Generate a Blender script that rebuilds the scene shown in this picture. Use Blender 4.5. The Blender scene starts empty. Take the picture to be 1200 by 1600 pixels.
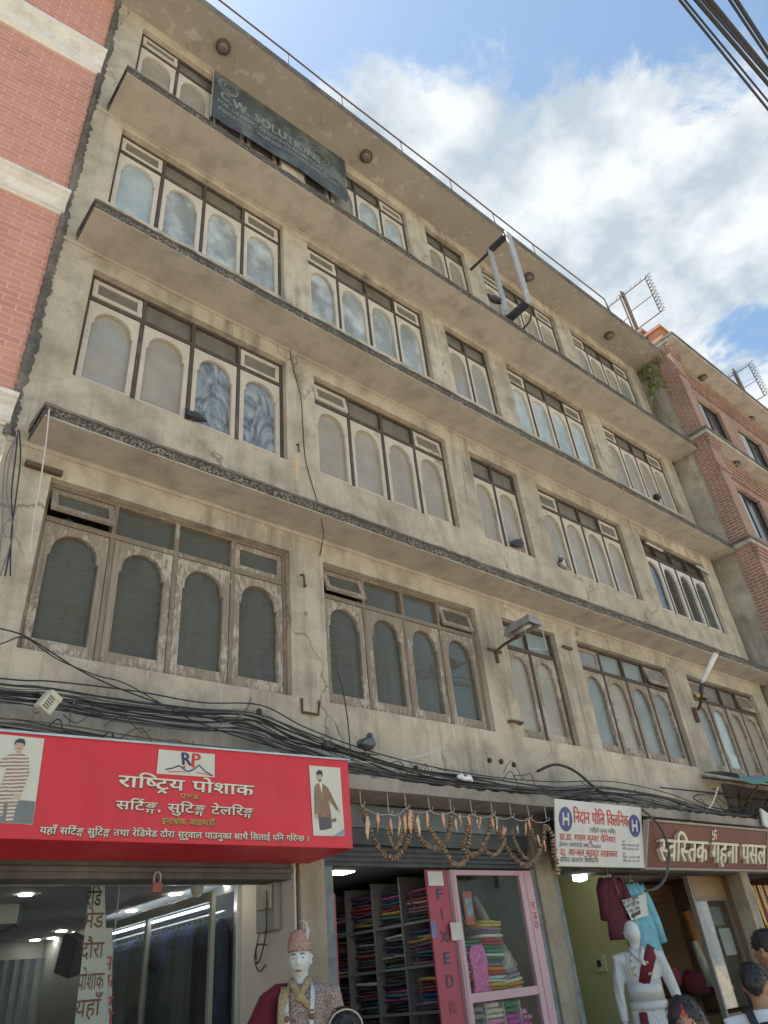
import bpy, bmesh, math, random
import numpy as np
from mathutils import Vector, Matrix, noise as mnoise
R = math.radians
rnd = random.Random(7)
SC = bpy.context.scene
COL = SC.collection

# ------------------------------------------------------------------ camera, sky, sun, exposure
CAM = np.array([-1.2112, -5.4, 1.6])
RT = np.array([0.76869023, -0.63330445, -0.08967058])
UP = np.array([-0.29363468, -0.47394935, 0.830151])
FW = np.array([0.56823763, 0.61179857, 0.55028039])
FPX = 1122.29
cd = bpy.data.cameras.new('camera'); cam = bpy.data.objects.new('camera', cd); COL.objects.link(cam)
m = Matrix.Identity(4)
for i in range(3):
    m[i][0] = RT[i]; m[i][1] = UP[i]; m[i][2] = -FW[i]; m[i][3] = CAM[i]
cam.matrix_world = m
cd.sensor_fit = 'VERTICAL'; cd.sensor_height = 36.0; cd.lens = FPX / 1600 * 36.0
cd.clip_start = 0.05; cd.clip_end = 2000
SC.camera = cam
SUN = Vector((-0.20, 0.235, 0.95)).normalized()      # points at the sun
ELEV = math.asin(SUN.z); AZ = math.atan2(SUN.x, SUN.y)
SKY_STRENGTH = 0.115
SC.view_settings.view_transform = 'Standard'; SC.view_settings.look = 'None'
SC.view_settings.gamma = 1; SC.view_settings.use_curve_mapping = False
SC.view_settings.exposure = 1.1
sl = bpy.data.lights.new('sun', 'SUN'); sl.energy = 5.0; sl.angle = R(0.5); sl.color = (1, .95, .86)
so = bpy.data.objects.new('sun', sl); COL.objects.link(so); so.location = (0, 0, 40)
so.rotation_euler = SUN.to_track_quat('Z', 'Y').to_euler()

def make_world():
    w = bpy.data.worlds.new('World'); SC.world = w; w.use_nodes = True
    nt = w.node_tree; N = nt.nodes; L = nt.links; N.clear()
    def nd(t, **k):
        n = N.new(t)
        for a, b in k.items(): setattr(n, a, b)
        return n
    def mth(op, a, b=None, c=None, clamp=False):
        n = nd('ShaderNodeMath', operation=op, use_clamp=clamp)
        for i, x in enumerate((a, b, c)):
            if x is None: continue
            if isinstance(x, (int, float)): n.inputs[i].default_value = x
            else: L.new(x, n.inputs[i])
        return n.outputs[0]
    out = nd('ShaderNodeOutputWorld'); bg = nd('ShaderNodeBackground'); bg.inputs[1].default_value = SKY_STRENGTH
    L.new(bg.outputs[0], out.inputs[0])
    sky = nd('ShaderNodeTexSky', sky_type='NISHITA', sun_disc=False, sun_elevation=ELEV, sun_rotation=AZ)
    sky.air_density = 1.0; sky.dust_density = 0.6; sky.ozone_density = 1.2
    tc = nd('ShaderNodeTexCoord'); sx = nd('ShaderNodeSeparateXYZ'); L.new(tc.outputs['Generated'], sx.inputs[0])
    zz = mth('MAXIMUM', sx.outputs[2], 0.06)
    px = mth('DIVIDE', sx.outputs[0], zz); py = mth('DIVIDE', sx.outputs[1], zz)
    cb = nd('ShaderNodeCombineXYZ'); L.new(px, cb.inputs[0]); L.new(py, cb.inputs[1])
    n1 = nd('ShaderNodeTexNoise', noise_dimensions='3D'); n1.inputs['Scale'].default_value = 5.0; n1.inputs['Detail'].default_value = 12
    n1.inputs['Roughness'].default_value = .66; n1.inputs['Distortion'].default_value = .25
    L.new(cb.outputs[0], n1.inputs['Vector'])
    n2 = nd('ShaderNodeTexNoise', noise_dimensions='3D'); n2.inputs['Scale'].default_value = 6.5; n2.inputs['Detail'].default_value = 9
    n2.inputs['Roughness'].default_value = .55
    mp = nd('ShaderNodeMapping'); mp.inputs['Location'].default_value = (3.1, 1.7, .4); L.new(cb.outputs[0], mp.inputs[0]); L.new(mp.outputs[0], n2.inputs['Vector'])
    half = mth('SUBTRACT', mth('ADD', px, mth('MULTIPLY', py, 1.3)), 0.755)
    # one gap of blue low on the right of the bank
    dx = mth('SUBTRACT', px, 1.25); dy = mth('SUBTRACT', py, .235)
    d2 = mth('ADD', mth('POWER', dx, 2), mth('MULTIPLY', mth('POWER', dy, 2), 2.2))
    gap = mth('POWER', 2.718, mth('MULTIPLY', d2, -42.0))
    half = mth('MINIMUM', half, .26)
    cov = mth('ADD', mth('MULTIPLY', half, 3.4), mth('MULTIPLY', mth('SUBTRACT', n1.outputs['Fac'], .5), 3.0))
    cov = mth('SUBTRACT', cov, mth('MULTIPLY', gap, 1.15))
    mr = nd('ShaderNodeMapRange', interpolation_type='SMOOTHSTEP'); L.new(cov, mr.inputs[0])
    mr.inputs[1].default_value = -.16; mr.inputs[2].default_value = .40; mr.inputs[3].default_value = 0; mr.inputs[4].default_value = .96
    rp = nd('ShaderNodeValToRGB'); L.new(n2.outputs['Fac'], rp.inputs[0])
    rp.color_ramp.elements[0].position = .40; rp.color_ramp.elements[0].color = (2.35, 2.75, 3.05, 1)
    rp.color_ramp.elements[1].position = .60; rp.color_ramp.elements[1].color = (4.0, 4.15, 4.2, 1)
    mx = nd('ShaderNodeMixRGB'); L.new(mr.outputs[0], mx.inputs[0]); L.new(rp.outputs[0], mx.inputs[2])
    tint = nd('ShaderNodeMixRGB', blend_type='MULTIPLY'); tint.inputs[0].default_value = 1; tint.inputs[2].default_value = (1.05, 1.08, .96, 1)
    L.new(sky.outputs[0], tint.inputs[1]); L.new(tint.outputs[0], mx.inputs[1]); L.new(mx.outputs[0], bg.inputs[0])
make_world()

# ------------------------------------------------------------------ helpers
def at(u, v, x=None, y=None, z=None):
    """the point on a real plane x=, y= or z= seen at pixel (u, v) of the photograph"""
    d = RT * ((u - 600) / FPX) - UP * ((v - 800) / FPX) + FW
    a, val = (0, x) if x is not None else (1, y) if y is not None else (2, z)
    return Vector(CAM + d * ((val - CAM[a]) / d[a]))

class MB:
    def __init__(s): s.v = []; s.f = []
    def add(s, vs, fs):
        o = len(s.v); s.v += [tuple(p) for p in vs]; s.f += [tuple(i + o for i in f) for f in fs]; return s
    def quad(s, a, b, c, d): return s.add([a, b, c, d], [(0, 1, 2, 3)])
    def box(s, x0, x1, y0, y1, z0, z1):
        return s.add([(x0, y0, z0), (x1, y0, z0), (x1, y1, z0), (x0, y1, z0), (x0, y0, z1), (x1, y0, z1), (x1, y1, z1), (x0, y1, z1)],
                     [(0, 3, 2, 1), (4, 5, 6, 7), (0, 1, 5, 4), (1, 2, 6, 5), (2, 3, 7, 6), (3, 0, 4, 7)])
    def obox(s, mat, sx, sy, sz):
        b = MB().box(-sx / 2, sx / 2, -sy / 2, sy / 2, -sz / 2, sz / 2)
        return s.add([mat @ Vector(p) for p in b.v], b.f)
    def prism(s, poly, y0, y1):            # outline in x,z; front at y0
        n = len(poly)
        a = sum(poly[i][0] * poly[(i + 1) % n][1] - poly[(i + 1) % n][0] * poly[i][1] for i in range(n))
        if a < 0: poly = poly[::-1]
        vs = [(p[0], y0, p[1]) for p in poly] + [(p[0], y1, p[1]) for p in poly]
        fs = [tuple(range(n)), tuple(range(2 * n - 1, n - 1, -1))]
        fs += [(i, i + n, (i + 1) % n + n, (i + 1) % n) for i in range(n)]
        return s.add(vs, fs)
    def loft(s, pts, rad, n=10, cap=True, up=(0, 0, 1), sq=1.0, ref=None):
        """skin along a spine; rad = (a, b) half sizes: a sideways, b along the frame normal"""
        P = [Vector(p) for p in pts]; k = len(P); rings = []
        u0 = Vector(up)
        for i in range(k):
            t = (P[min(i + 1, k - 1)] - P[max(i - 1, 0)])
            if t.length < 1e-9: t = Vector((0, 0, 1))
            t.normalize()
            if abs(t.dot(u0)) > .98: u1 = Vector((0, 1, 0)) if abs(t.y) < .9 else Vector((1, 0, 0))
            else: u1 = u0
            if ref is not None: u1 = Vector(ref)
            sd = t.cross(u1); sd.normalize(); nn = sd.cross(t)
            r = rad[i] if isinstance(rad, (list, tuple)) else rad
            a, b = r if isinstance(r, (list, tuple)) else (r, r)
            ring = []
            for j in range(n):
                q = 2 * math.pi * j / n; c, sn = math.cos(q), math.sin(q)
                c = math.copysign(abs(c) ** sq, c); sn = math.copysign(abs(sn) ** sq, sn)
                ring.append(P[i] + sd * (a * c) + nn * (b * sn))
            rings.append(ring)
        vs = [p for r_ in rings for p in r_]; fs = []
        for i in range(k - 1):
            for j in range(n):
                j2 = (j + 1) % n
                fs.append((i * n + j, i * n + j2, (i + 1) * n + j2, (i + 1) * n + j))
        if cap: fs += [tuple(range(n - 1, -1, -1)), tuple((k - 1) * n + j for j in range(n))]
        return s.add(vs, fs)
    def tube(s, pts, r, n=6): return s.loft(pts, r, n)
    def cyl(s, a, b, r, n=10): return s.loft([a, b], r, n)
    def ball(s, c, r, n=12, m_=8):
        r = r if isinstance(r, (tuple, list)) else (r, r, r)
        vs = []; fs = []
        for i in range(m_ + 1):
            t = math.pi * i / m_
            for j in range(n):
                q = 2 * math.pi * j / n
                vs.append((c[0] + r[0] * math.sin(t) * math.cos(q), c[1] + r[1] * math.sin(t) * math.sin(q), c[2] + r[2] * math.cos(t)))
        for i in range(m_):
            for j in range(n):
                j2 = (j + 1) % n; fs.append((i * n + j, (i + 1) * n + j, (i + 1) * n + j2, i * n + j2))
        return s.add(vs, fs)
    def xf(s, M_):
        s.v = [tuple(M_ @ Vector(p)) for p in s.v]; return s

ORG = {}
def tag(o, label=None, cat=None, group=None, kind=None):
    if label: o['label'] = label
    if cat: o['category'] = cat
    if group: o['group'] = group
    if kind: o['kind'] = kind
    return o
def thing(name, label, cat, loc=(0, 0, 0), group=None):
    o = bpy.data.objects.new(name, None); COL.objects.link(o); o.location = loc; o.empty_display_size = .1
    ORG[o.name] = Vector(loc); return tag(o, label, cat, group)
def obj(name, mb, mat, parent=None, smooth=False, bevel=0, loc=None, seg=2):
    if parent is not None: org = ORG[parent.name]
    else: org = Vector(loc) if loc is not None else Vector((0, 0, 0))
    me = bpy.data.meshes.new(name)
    me.from_pydata([tuple(Vector(p) - org) for p in mb.v], [], mb.f); me.validate(); me.update()
    if mat is not None: me.materials.append(mat)
    if smooth: me.shade_smooth()
    o = bpy.data.objects.new(name, me); COL.objects.link(o)
    if parent is not None: o.parent = parent
    else: o.location = org
    ORG[o.name] = org
    if bevel:
        b = o.modifiers.new('bevel', 'BEVEL'); b.width = bevel; b.segments = seg; b.limit_method = 'ANGLE'; b.angle_limit = R(40)
    return o
def one(name, mb, mat, label, cat, group=None, loc=None, smooth=False, bevel=0):
    if loc is None: loc = tuple(np.mean(np.array(mb.v), 0))
    return tag(obj(name, mb, mat, None, smooth, bevel, loc), label, cat, group)
def kids(o): return [c for c in bpy.data.objects if c.parent == o]
def copy_tree(o, loc=None, parent=None, label=None):
    c = o.copy(); COL.objects.link(c)
    if parent: c.parent = parent
    if loc is not None: c.location = loc; ORG[c.name] = Vector(loc)
    else: ORG[c.name] = ORG[o.name]
    if label: c['label'] = label
    for k in kids(o): copy_tree(k, None, c)
    return c
def spline(pts, n=8):
    P = [Vector(p) for p in pts]; out = []
    for i in range(len(P) - 1):
        p0 = P[max(i - 1, 0)]; p1 = P[i]; p2 = P[i + 1]; p3 = P[min(i + 2, len(P) - 1)]
        for k in range(n):
            t = k / n
            out.append(.5 * ((2 * p1) + (p2 - p0) * t + (2 * p0 - 5 * p1 + 4 * p2 - p3) * t * t + (3 * p1 - p0 - 3 * p2 + p3) * t ** 3))
    return out + [P[-1]]
def sag(a, b, d, n=12):
    a, b = Vector(a), Vector(b)
    return [a.lerp(b, i / n) - Vector((0, 0, d * 4 * (i / n) * (1 - i / n))) for i in range(n + 1)]

# ------------------------------------------------------------------ materials
class NT:
    def __init__(s, name):
        s.m = bpy.data.materials.new(name); s.m.use_nodes = True; s.t = s.m.node_tree; s.t.nodes.clear()
        s.out = s.n('ShaderNodeOutputMaterial'); s.b = s.n('ShaderNodeBsdfPrincipled'); s.l(s.b.outputs[0], s.out.inputs[0])
        s.tc = s.n('ShaderNodeTexCoord')
    def n(s, t, **k):
        x = s.t.nodes.new(t)
        for a, b in k.items(): setattr(x, a, b)
        return x
    def l(s, a, b): s.t.links.new(a, b)
    def set(s, sock, v):
        if isinstance(v, (int, float)): sock.default_value = v
        elif isinstance(v, (tuple, list)): sock.default_value = tuple(v) + ((1,) if len(v) == 3 and len(sock.default_value) == 4 else ())
        else: s.l(v, sock)
    def math(s, op, a, b=0.0, clamp=False):
        x = s.n('ShaderNodeMath', operation=op, use_clamp=clamp); s.set(x.inputs[0], a); s.set(x.inputs[1], b); return x.outputs[0]
    def map(s, scale=(1, 1, 1), loc=(0, 0, 0), rot=(0, 0, 0)):
        x = s.n('ShaderNodeMapping'); s.l(s.tc.outputs['Object'], x.inputs[0])
        x.inputs['Scale'].default_value = scale; x.inputs['Location'].default_value = loc; x.inputs['Rotation'].default_value = rot; return x.outputs[0]
    def noise(s, scale, detail=4, rough=.55, stretch=(1, 1, 1), loc=(0, 0, 0), dist=0):
        x = s.n('ShaderNodeTexNoise'); s.l(s.map(stretch, loc), x.inputs['Vector'])
        x.inputs['Scale'].default_value = scale; x.inputs['Detail'].default_value = detail; x.inputs['Roughness'].default_value = rough
        x.inputs['Distortion'].default_value = dist; return x.outputs['Fac']
    def ramp(s, f, *els):
        x = s.n('ShaderNodeValToRGB'); s.l(f, x.inputs[0]); cr = x.color_ramp
        while len(cr.elements) < len(els): cr.elements.new(.5)
        for e, (p, c) in zip(cr.elements, els):
            e.position = p; e.color = (c if isinstance(c, (tuple, list)) else (c, c, c)) + (1,) if not isinstance(c, (int, float)) else (c, c, c, 1)
        return x.outputs[0]
    def mix(s, f, a, b, blend='MIX'):
        x = s.n('ShaderNodeMixRGB', blend_type=blend); s.set(x.inputs[0], f); s.set(x.inputs[1], a); s.set(x.inputs[2], b); return x.outputs[0]
    def bump(s, h, strength=.3, dist=.01):
        x = s.n('ShaderNodeBump'); x.inputs['Strength'].default_value = strength; x.inputs['Distance'].default_value = dist
        s.l(h, x.inputs['Height']); s.l(x.outputs[0], s.b.inputs['Normal'])
    def fin(s, col, rough=.7, metal=0, spec=.5):
        s.set(s.b.inputs['Base Color'], col); s.set(s.b.inputs['Roughness'], rough); s.b.inputs['Metallic'].default_value = metal
        s.b.inputs['Specular IOR Level'].default_value = spec; return s.m

CACHE = {}
def flat(name, c, rough=.6, metal=0, var=.12, scale=9, bump=0, spec=.5, stretch=(1, 1, 1)):
    """a plain finish with a little wear, so that nothing is one even tone"""
    if name in CACHE: return CACHE[name]
    t = NT(name); f = t.noise(scale, 5, .6, stretch)
    col = t.ramp(f, (.3, tuple(x * (1 - var) for x in c)), (.7, tuple(min(1, x * (1 + var)) for x in c)))
    if bump: t.bump(t.noise(scale * 6, 3, .6, stretch), bump, .004)
    CACHE[name] = t.fin(col, rough, metal, spec); return CACHE[name]
def emis(name, c, s):
    t = NT(name); t.b.inputs['Emission Color'].default_value = c + (1,); t.b.inputs['Emission Strength'].default_value = s
    return t.fin(c, .5)

def plaster(name, c1, c2, streak=.35, bump=.25, dirt=(.10, .085, .07), facade=False):
    t = NT(name)
    col = t.ramp(t.noise(.9, 6, .6), (.32, c1), (.7, c2))
    col = t.mix(t.ramp(t.noise(3.1, 6, .65, (1, 1, 1), (4, 2, 1)), (.45, 0.0), (.68, .6)), col, tuple(x * .62 for x in c1))
    st = t.ramp(t.noise(2.2, 5, .65, (2.2, 2.2, .16), (1, 5, 2)), (.48, 0.0), (.72, 1.0))
    st2 = t.ramp(t.noise(.8, 3, .5, (1, 1, 1), (9, 3, 3)), (.4, 0.0), (.65, 1.0))
    col = t.mix(t.math('MULTIPLY', t.math('MULTIPLY', st, st2), streak), col, dirt)
    light = t.ramp(t.noise(7, 5, .7, (1, 1, .5), (2, 8, 4)), (.62, 0.0), (.75, .28))
    col = t.mix(light, col, tuple(min(1, x * 1.35) for x in c2))
    spk = t.ramp(t.noise(60, 3, .6), (.3, .88), (.7, 1.08))
    col = t.mix(1.0, col, spk, 'MULTIPLY')
    if facade:
        vo = t.n('ShaderNodeTexVoronoi', feature='DISTANCE_TO_EDGE'); nz = t.n('ShaderNodeTexNoise'); nz.inputs['Scale'].default_value = 2.2; nz.inputs['Detail'].default_value = 6; t.l(t.map(), nz.inputs['Vector'])
        va = t.n('ShaderNodeVectorMath', operation='MULTIPLY_ADD'); t.l(nz.outputs['Color'], va.inputs[0]); va.inputs[1].default_value = (.7, .7, .7); t.l(t.map((1, 1, .6)), va.inputs[2]); t.l(va.outputs[0], vo.inputs['Vector']); vo.inputs['Scale'].default_value = .75
        ck = t.math('MULTIPLY', t.ramp(vo.outputs['Distance'], (.003, 1.0), (.009, 0.0)), t.ramp(t.noise(.7, 3, .5, (1, 1, 1), (3, 9, 1)), (.50, 0.0), (.6, .65))); col = t.mix(ck, col, (.11, .09, .07))
        vc = t.n('ShaderNodeTexVoronoi'); t.l(va.outputs[0], vc.inputs['Vector']); vc.inputs['Scale'].default_value = .42; col = t.mix(.20, col, t.mix(1.0, col, t.ramp(vc.outputs['Color'], (.2, .62), (.8, 1.45)), 'MULTIPLY'))
    if facade:       # droppings below the sills, soot on the piers, a rust run
        sp_ = t.n('ShaderNodeSeparateXYZ'); t.l(t.tc.outputs['Object'], sp_.inputs[0]); X, Z = sp_.outputs[0], sp_.outputs[2]
        def win(v, a, b, c_, d):
            q = t.n('ShaderNodeMapRange'); t.l(v, q.inputs[0]); q.inputs[1].default_value = a; q.inputs[2].default_value = b
            r_ = t.n('ShaderNodeMapRange'); t.l(v, r_.inputs[0]); r_.inputs[1].default_value = c_; r_.inputs[2].default_value = d; r_.inputs[3].default_value = 1; r_.inputs[4].default_value = 0
            return t.math('MULTIPLY', q.outputs[0], r_.outputs[0])
        drip = t.ramp(t.noise(9, 3, .6, (2.6, 1, .10), (2, 0, 5)), (.63, 0.0), (.69, 1.0)); brk = t.ramp(t.noise(6, 4, .6, (1, 1, 1), (1, 4, 0)), (.42, 0.0), (.6, 1.0))
        below = t.math('ADD', win(Z, 3.45, 3.9, 3.9, 3.93), t.math('ADD', win(Z, 6.15, 6.66, 6.66, 6.69), win(Z, 5.46, 5.6, 5.7, 5.76)))
        col = t.mix(t.math('MULTIPLY', t.math('MULTIPLY', drip, brk), t.math('MULTIPLY', below, .75)), col, (.72, .69, .62))
        ds = t.ramp(t.noise(7, 4, .62, (2.4, 1, .09), (7, 0, 2)), (.53, 0.0), (.66, 1.0))
        soot = t.math('ADD', win(X, 6.7, 6.95, 7.05, 7.35), t.math('ADD', win(X, 5.15, 5.35, 5.5, 5.75), win(X, 9.6, 9.8, 9.9, 10.2)))
        zs = t.math('ADD', win(Z, 3.6, 4.6, 5.0, 5.9), t.math('MULTIPLY', win(Z, 6.6, 7.4, 7.9, 8.6), .8))
        col = t.mix(t.math('MULTIPLY', t.math('MULTIPLY', soot, zs), t.math('MULTIPLY', t.math('ADD', ds, .35), .55), True), col, (.10, .088, .072))
        col = t.mix(t.math('MULTIPLY', ds, t.math('MULTIPLY', t.math('ADD', win(Z, 2.9, 3.2, 3.6, 4.3), win(Z, 5.9, 5.95, 6.2, 6.7)), .32)), col, (.16, .135, .105))
        col = t.mix(t.math('MULTIPLY', t.math('MULTIPLY', win(X, 2.50, 2.53, 2.54, 2.575), win(Z, 6.30, 6.55, 6.8, 6.9)), .7), col, (.62, .42, .24))
    h = t.math('ADD', t.noise(26, 5, .6), t.math('MULTIPLY', t.noise(120, 2, .5), .4))
    t.bump(h, bump, .006)
    return t.fin(col, .88, 0, .25)
M_WALL = plaster('stained_plaster', (.385, .326, .245), (.57, .492, .375), .78, .32, facade=True)
M_SOFFIT = plaster('soffit_plaster', (.42, .375, .31), (.49, .44, .37), .1, .1)
def _roof_soffit():
    t = NT('flaking_soffit_plaster')
    c = t.ramp(t.noise(.8, 5), (.35, (.30, .27, .225)), (.7, (.39, .35, .29)))
    c = t.mix(t.ramp(t.noise(4.5, 6, .7, dist=.4), (.56, 0.0), (.62, .55)), c, (.52, .48, .41))
    c = t.mix(t.ramp(t.noise(2.0, 6, .7, (1, 1, 1), (7, 1, 0)), (.58, 0.0), (.68, .5)), c, (.17, .15, .125))
    t.bump(t.noise(9, 6, .65), .35, .01); return t.fin(c, .9, 0, .2)
M_ROOFSOF = _roof_soffit()
def _pebble():
    t = NT('pebble_dash_band'); v = t.n('ShaderNodeTexVoronoi'); v.inputs['Scale'].default_value = 62; t.l(t.map(), v.inputs['Vector'])
    c = t.ramp(v.outputs['Color'], (.25, (.05, .043, .036)), (.55, (.15, .13, .105)), (.9, (.36, .325, .27)))
    d = t.ramp(t.noise(5, 5, .65, (1, 1, .4)), (.38, 0.0), (.66, .85)); c = t.mix(d, c, (.085, .076, .064))
    t.bump(v.outputs['Distance'], .8, .01); return t.fin(c, .9, 0, .2)
M_PEBBLE = _pebble()
M_RIM = plaster('mossy_concrete_rim', (.10, .092, .08), (.24, .215, .18), .8, .6, (.03, .03, .027))
M_EDGE = plaster('broken_mortar_edge', (.07, .068, .06), (.26, .235, .20), .9, 1.0, (.02, .02, .018))
def wood(name, paint, bare, amount, rough=.75):
    """old paint flaking off timber: amount = share of bare wood"""
    t = NT(name)
    g = t.noise(7, 6, .65, (6, 6, .55)); wd = t.ramp(g, (.3, tuple(x * .55 for x in bare)), (.72, bare))
    p = t.ramp(t.noise(5, 4, .6), (.3, tuple(x * .84 for x in paint)), (.7, paint))
    f = t.math('ADD', t.math('MULTIPLY', t.noise(15, 8, .74, (2.2, 2.2, .8), (3, 1, 2)), .55), t.math('MULTIPLY', t.noise(2.3, 3, .6, (1, 1, .7), (6, 2, 8)), .45)); a = .5 + (amount - .5) * .36
    k = t.ramp(f, (max(0, a - .015), 1.0), (min(1, a + .015), 0.0))
    c = t.mix(k, p, wd); t.bump(t.math('ADD', t.math('MULTIPLY', k, -.6), t.math('MULTIPLY', g, .7)), .45, .004)
    return t.fin(c, rough, 0, .3)
M_SASH = {1: wood('peeling_pink_paint', (.46, .39, .31), (.33, .26, .195), .58), 2: wood('worn_beige_paint', (.55, .48, .39), (.37, .30, .23), .26),
          3: wood('chalky_beige_paint', (.60, .535, .445), (.40, .34, .265), .15), 4: wood('white_paint', (.60, .56, .50), (.32, .26, .2), .1)}
M_FRAME = {1: wood('bare_brown_timber', (.40, .335, .26), (.27, .21, .155), .72), 2: wood('dark_brown_timber', (.15, .122, .098), (.105, .082, .064), .7)}

def pane(name, c1, c2, pale=None, rough=.32, scale=3.0, swirl=False, low=None):
    t = NT(name)
    c = t.ramp(t.noise(scale, 5, .55, dist=.4), (.3, c1), (.72, c2))
    if pale:
        f = t.ramp(t.noise(2.6, 4, .55, (1, 1, .8), (5, 1, 3)), (.46, 0.0), (.68, .85)); c = t.mix(f, c, pale)
    if swirl:
        f = t.ramp(t.noise(1.7, 3, .5, (1.6, 1, .8), (3, 0, 1), 5.5), (.36, 0.0), (.66, .8)); c = t.mix(f, c, (.36, .39, .40))
    d = t.ramp(t.noise(28, 5, .7), (.60, 0.0), (.78, .25)); c = t.mix(d, c, (.42, .39, .33))
    return t.fin(c, rough, 0, .5)
P_TAN = pane('pane_whitened_tan', (.27, .235, .18), (.36, .32, .25)); P_TANB = pane('pane_tan_with_bare_patch', (.27, .24, .185), (.35, .315, .25), (.29, .33, .34))
P_BLUE = pane('pane_dusty_sky_reflection', (.29, .345, .355), (.40, .455, .455), (.52, .56, .55)); P_BLUEW = pane('pane_dusty_cloud_reflection', (.21, .22, .21), (.35, .385, .385), (.60, .64, .63), .28, 2.4)  # pale clouding paints dust and reflected sky into the pane colour
P_SMEAR = pane('pane_smears_and_reflections', (.08, .09, .095), (.15, .165, .17), None, .2, 3, True); P_GREEN = pane('pane_grey_green', (.17, .19, .175), (.245, .265, .24))  # swirls on P_SMEAR paint smears and soft reflections into its colour
P_WHITE = pane('pane_milky', (.46, .50, .45), (.54, .58, .52)); P_TR = pane('pane_dull_transom', (.12, .112, .092), (.20, .185, .15))
def glass(name, tint=(.8, .83, .82), dust=.12, dustc=(.30, .30, .25), ior=1.45):
    t = NT(name); t.t.nodes.remove(t.b)
    tr = t.n('ShaderNodeBsdfTransparent'); tr.inputs[0].default_value = tint + (1,)
    gl = t.n('ShaderNodeBsdfGlossy'); gl.inputs['Roughness'].default_value = .03; gl.inputs[0].default_value = (.9, .9, .9, 1)
    df = t.n('ShaderNodeBsdfDiffuse'); df.inputs[0].default_value = dustc + (1,)
    fr = t.n('ShaderNodeFresnel'); fr.inputs[0].default_value = ior
    m1 = t.n('ShaderNodeMixShader'); t.l(t.math('MULTIPLY', fr.outputs[0], .6), m1.inputs[0]); t.l(tr.outputs[0], m1.inputs[1]); t.l(gl.outputs[0], m1.inputs[2])
    m2 = t.n('ShaderNodeMixShader'); f = t.ramp(t.noise(4, 6, .65, (1.5, 1, .6)), (.3, dust * .72), (.75, dust * 1.25)); t.l(f, m2.inputs[0])
    t.l(m1.outputs[0], m2.inputs[1]); t.l(df.outputs[0], m2.inputs[2]); t.l(m2.outputs[0], t.out.inputs[0]); return t.m
G_OLD = glass('dirty_window_glass', (.80, .82, .78), .33, (.225, .22, .185), 1.32); G_SHOP = glass('shop_glass', (.94, .96, .95), .012, (.3, .3, .28), 1.17); G_CLEAR = glass('clear_window_glass', (.8, .84, .86), .07)

def brick(name, c1, c2, mort, bw, bh, mo=.012, bumps=.6, plane='xz', wob=.02, dirt=.22):
    t = NT(name); s = t.n('ShaderNodeSeparateXYZ'); t.l(t.tc.outputs['Object'], s.inputs[0]); c = t.n('ShaderNodeCombineXYZ')
    t.l(s.outputs[0 if plane == 'xz' else 1], c.inputs[0]); t.l(s.outputs[2], c.inputs[1])
    nz = t.n('ShaderNodeTexNoise'); nz.inputs['Scale'].default_value = 4.5; nz.inputs['Detail'].default_value = 3; t.l(c.outputs[0], nz.inputs['Vector'])
    ad = t.n('ShaderNodeVectorMath', operation='MULTIPLY_ADD'); t.l(nz.outputs['Color'], ad.inputs[0]); ad.inputs[1].default_value = (wob, wob, 0); t.l(c.outputs[0], ad.inputs[2])
    b = t.n('ShaderNodeTexBrick'); t.l(ad.outputs[0], b.inputs['Vector']); b.inputs['Scale'].default_value = 1
    b.inputs['Brick Width'].default_value = bw; b.inputs['Row Height'].default_value = bh; b.inputs['Mortar Size'].default_value = mo; b.inputs['Mortar Smooth'].default_value = .3
    b.inputs['Color1'].default_value = c1 + (1,); b.inputs['Color2'].default_value = c2 + (1,); b.inputs['Mortar'].default_value = mort + (1,); b.inputs['Bias'].default_value = -.1
    col = t.mix(t.ramp(t.noise(1.2, 5, .6), (.35, 0.0), (.75, .35)), b.outputs['Color'], tuple(x * 1.25 for x in c1))
    if dirt: col = t.mix(t.ramp(t.noise(2.4, 6, .7, (1, 1, .5)), (.45, 0.0), (.75, dirt)), col, (.12, .085, .07))
    t.bump(t.math('SUBTRACT', t.math('MULTIPLY', t.noise(40, 4), .25), b.outputs['Fac']), bumps, .008)
    return t.fin(col, .85, 0, .25)
M_BRICKL = brick('painted_brick', (.58, .27, .20), (.49, .215, .16), (.63, .37, .295), .235, .082, .011, .7)
M_BRICKR = brick('old_red_brick', (.34, .20, .15), (.27, .155, .115), (.42, .33, .26), .22, .07, .009, .7, 'xz', .02, .5)
M_BRICKRS = brick('old_red_brick_return', (.33, .175, .13), (.26, .135, .10), (.48, .38, .30), .22, .07, .010, .8, 'yz', .03, .5)
M_CREAM = plaster('cream_moulding', (.68, .635, .56), (.78, .735, .66), .10, .06)
M_SIDING = flat('pale_ribbed_plaster', (.52, .48, .41), .85, var=.1, scale=3)
M_OLDPL = plaster('old_side_plaster', (.30, .265, .205), (.52, .475, .38), .9, .5, (.06, .06, .055))
M_CONC = plaster('grimy_concrete', (.23, .205, .17), (.36, .325, .27), .9, .5, (.045, .04, .035))
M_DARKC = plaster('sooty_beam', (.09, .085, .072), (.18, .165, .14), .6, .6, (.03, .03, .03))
M_RUST = flat('rusty_iron', (.115, .075, .05), .8, .2, .4, 40, .3)
M_CABLE = flat('black_cable_rubber', (.022, .021, .020), .6, 0, .3, 6); M_CABLED = flat('dusty_cable', (.075, .068, .058), .8, 0, .5, 9); M_CABLEG = flat('grey_cable', (.17, .17, .165), .55); M_CABLEW = flat('dirty_white_cable', (.52, .50, .46), .6)
M_STEEL = flat('galvanised_steel', (.40, .395, .37), .6, .15, .2, 12); M_DSTEEL = flat('dark_steel', (.05, .052, .06), .5, .3, .3, 12); M_ALU = flat('aluminium', (.62, .62, .60), .35, .7, .06, 6)
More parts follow.
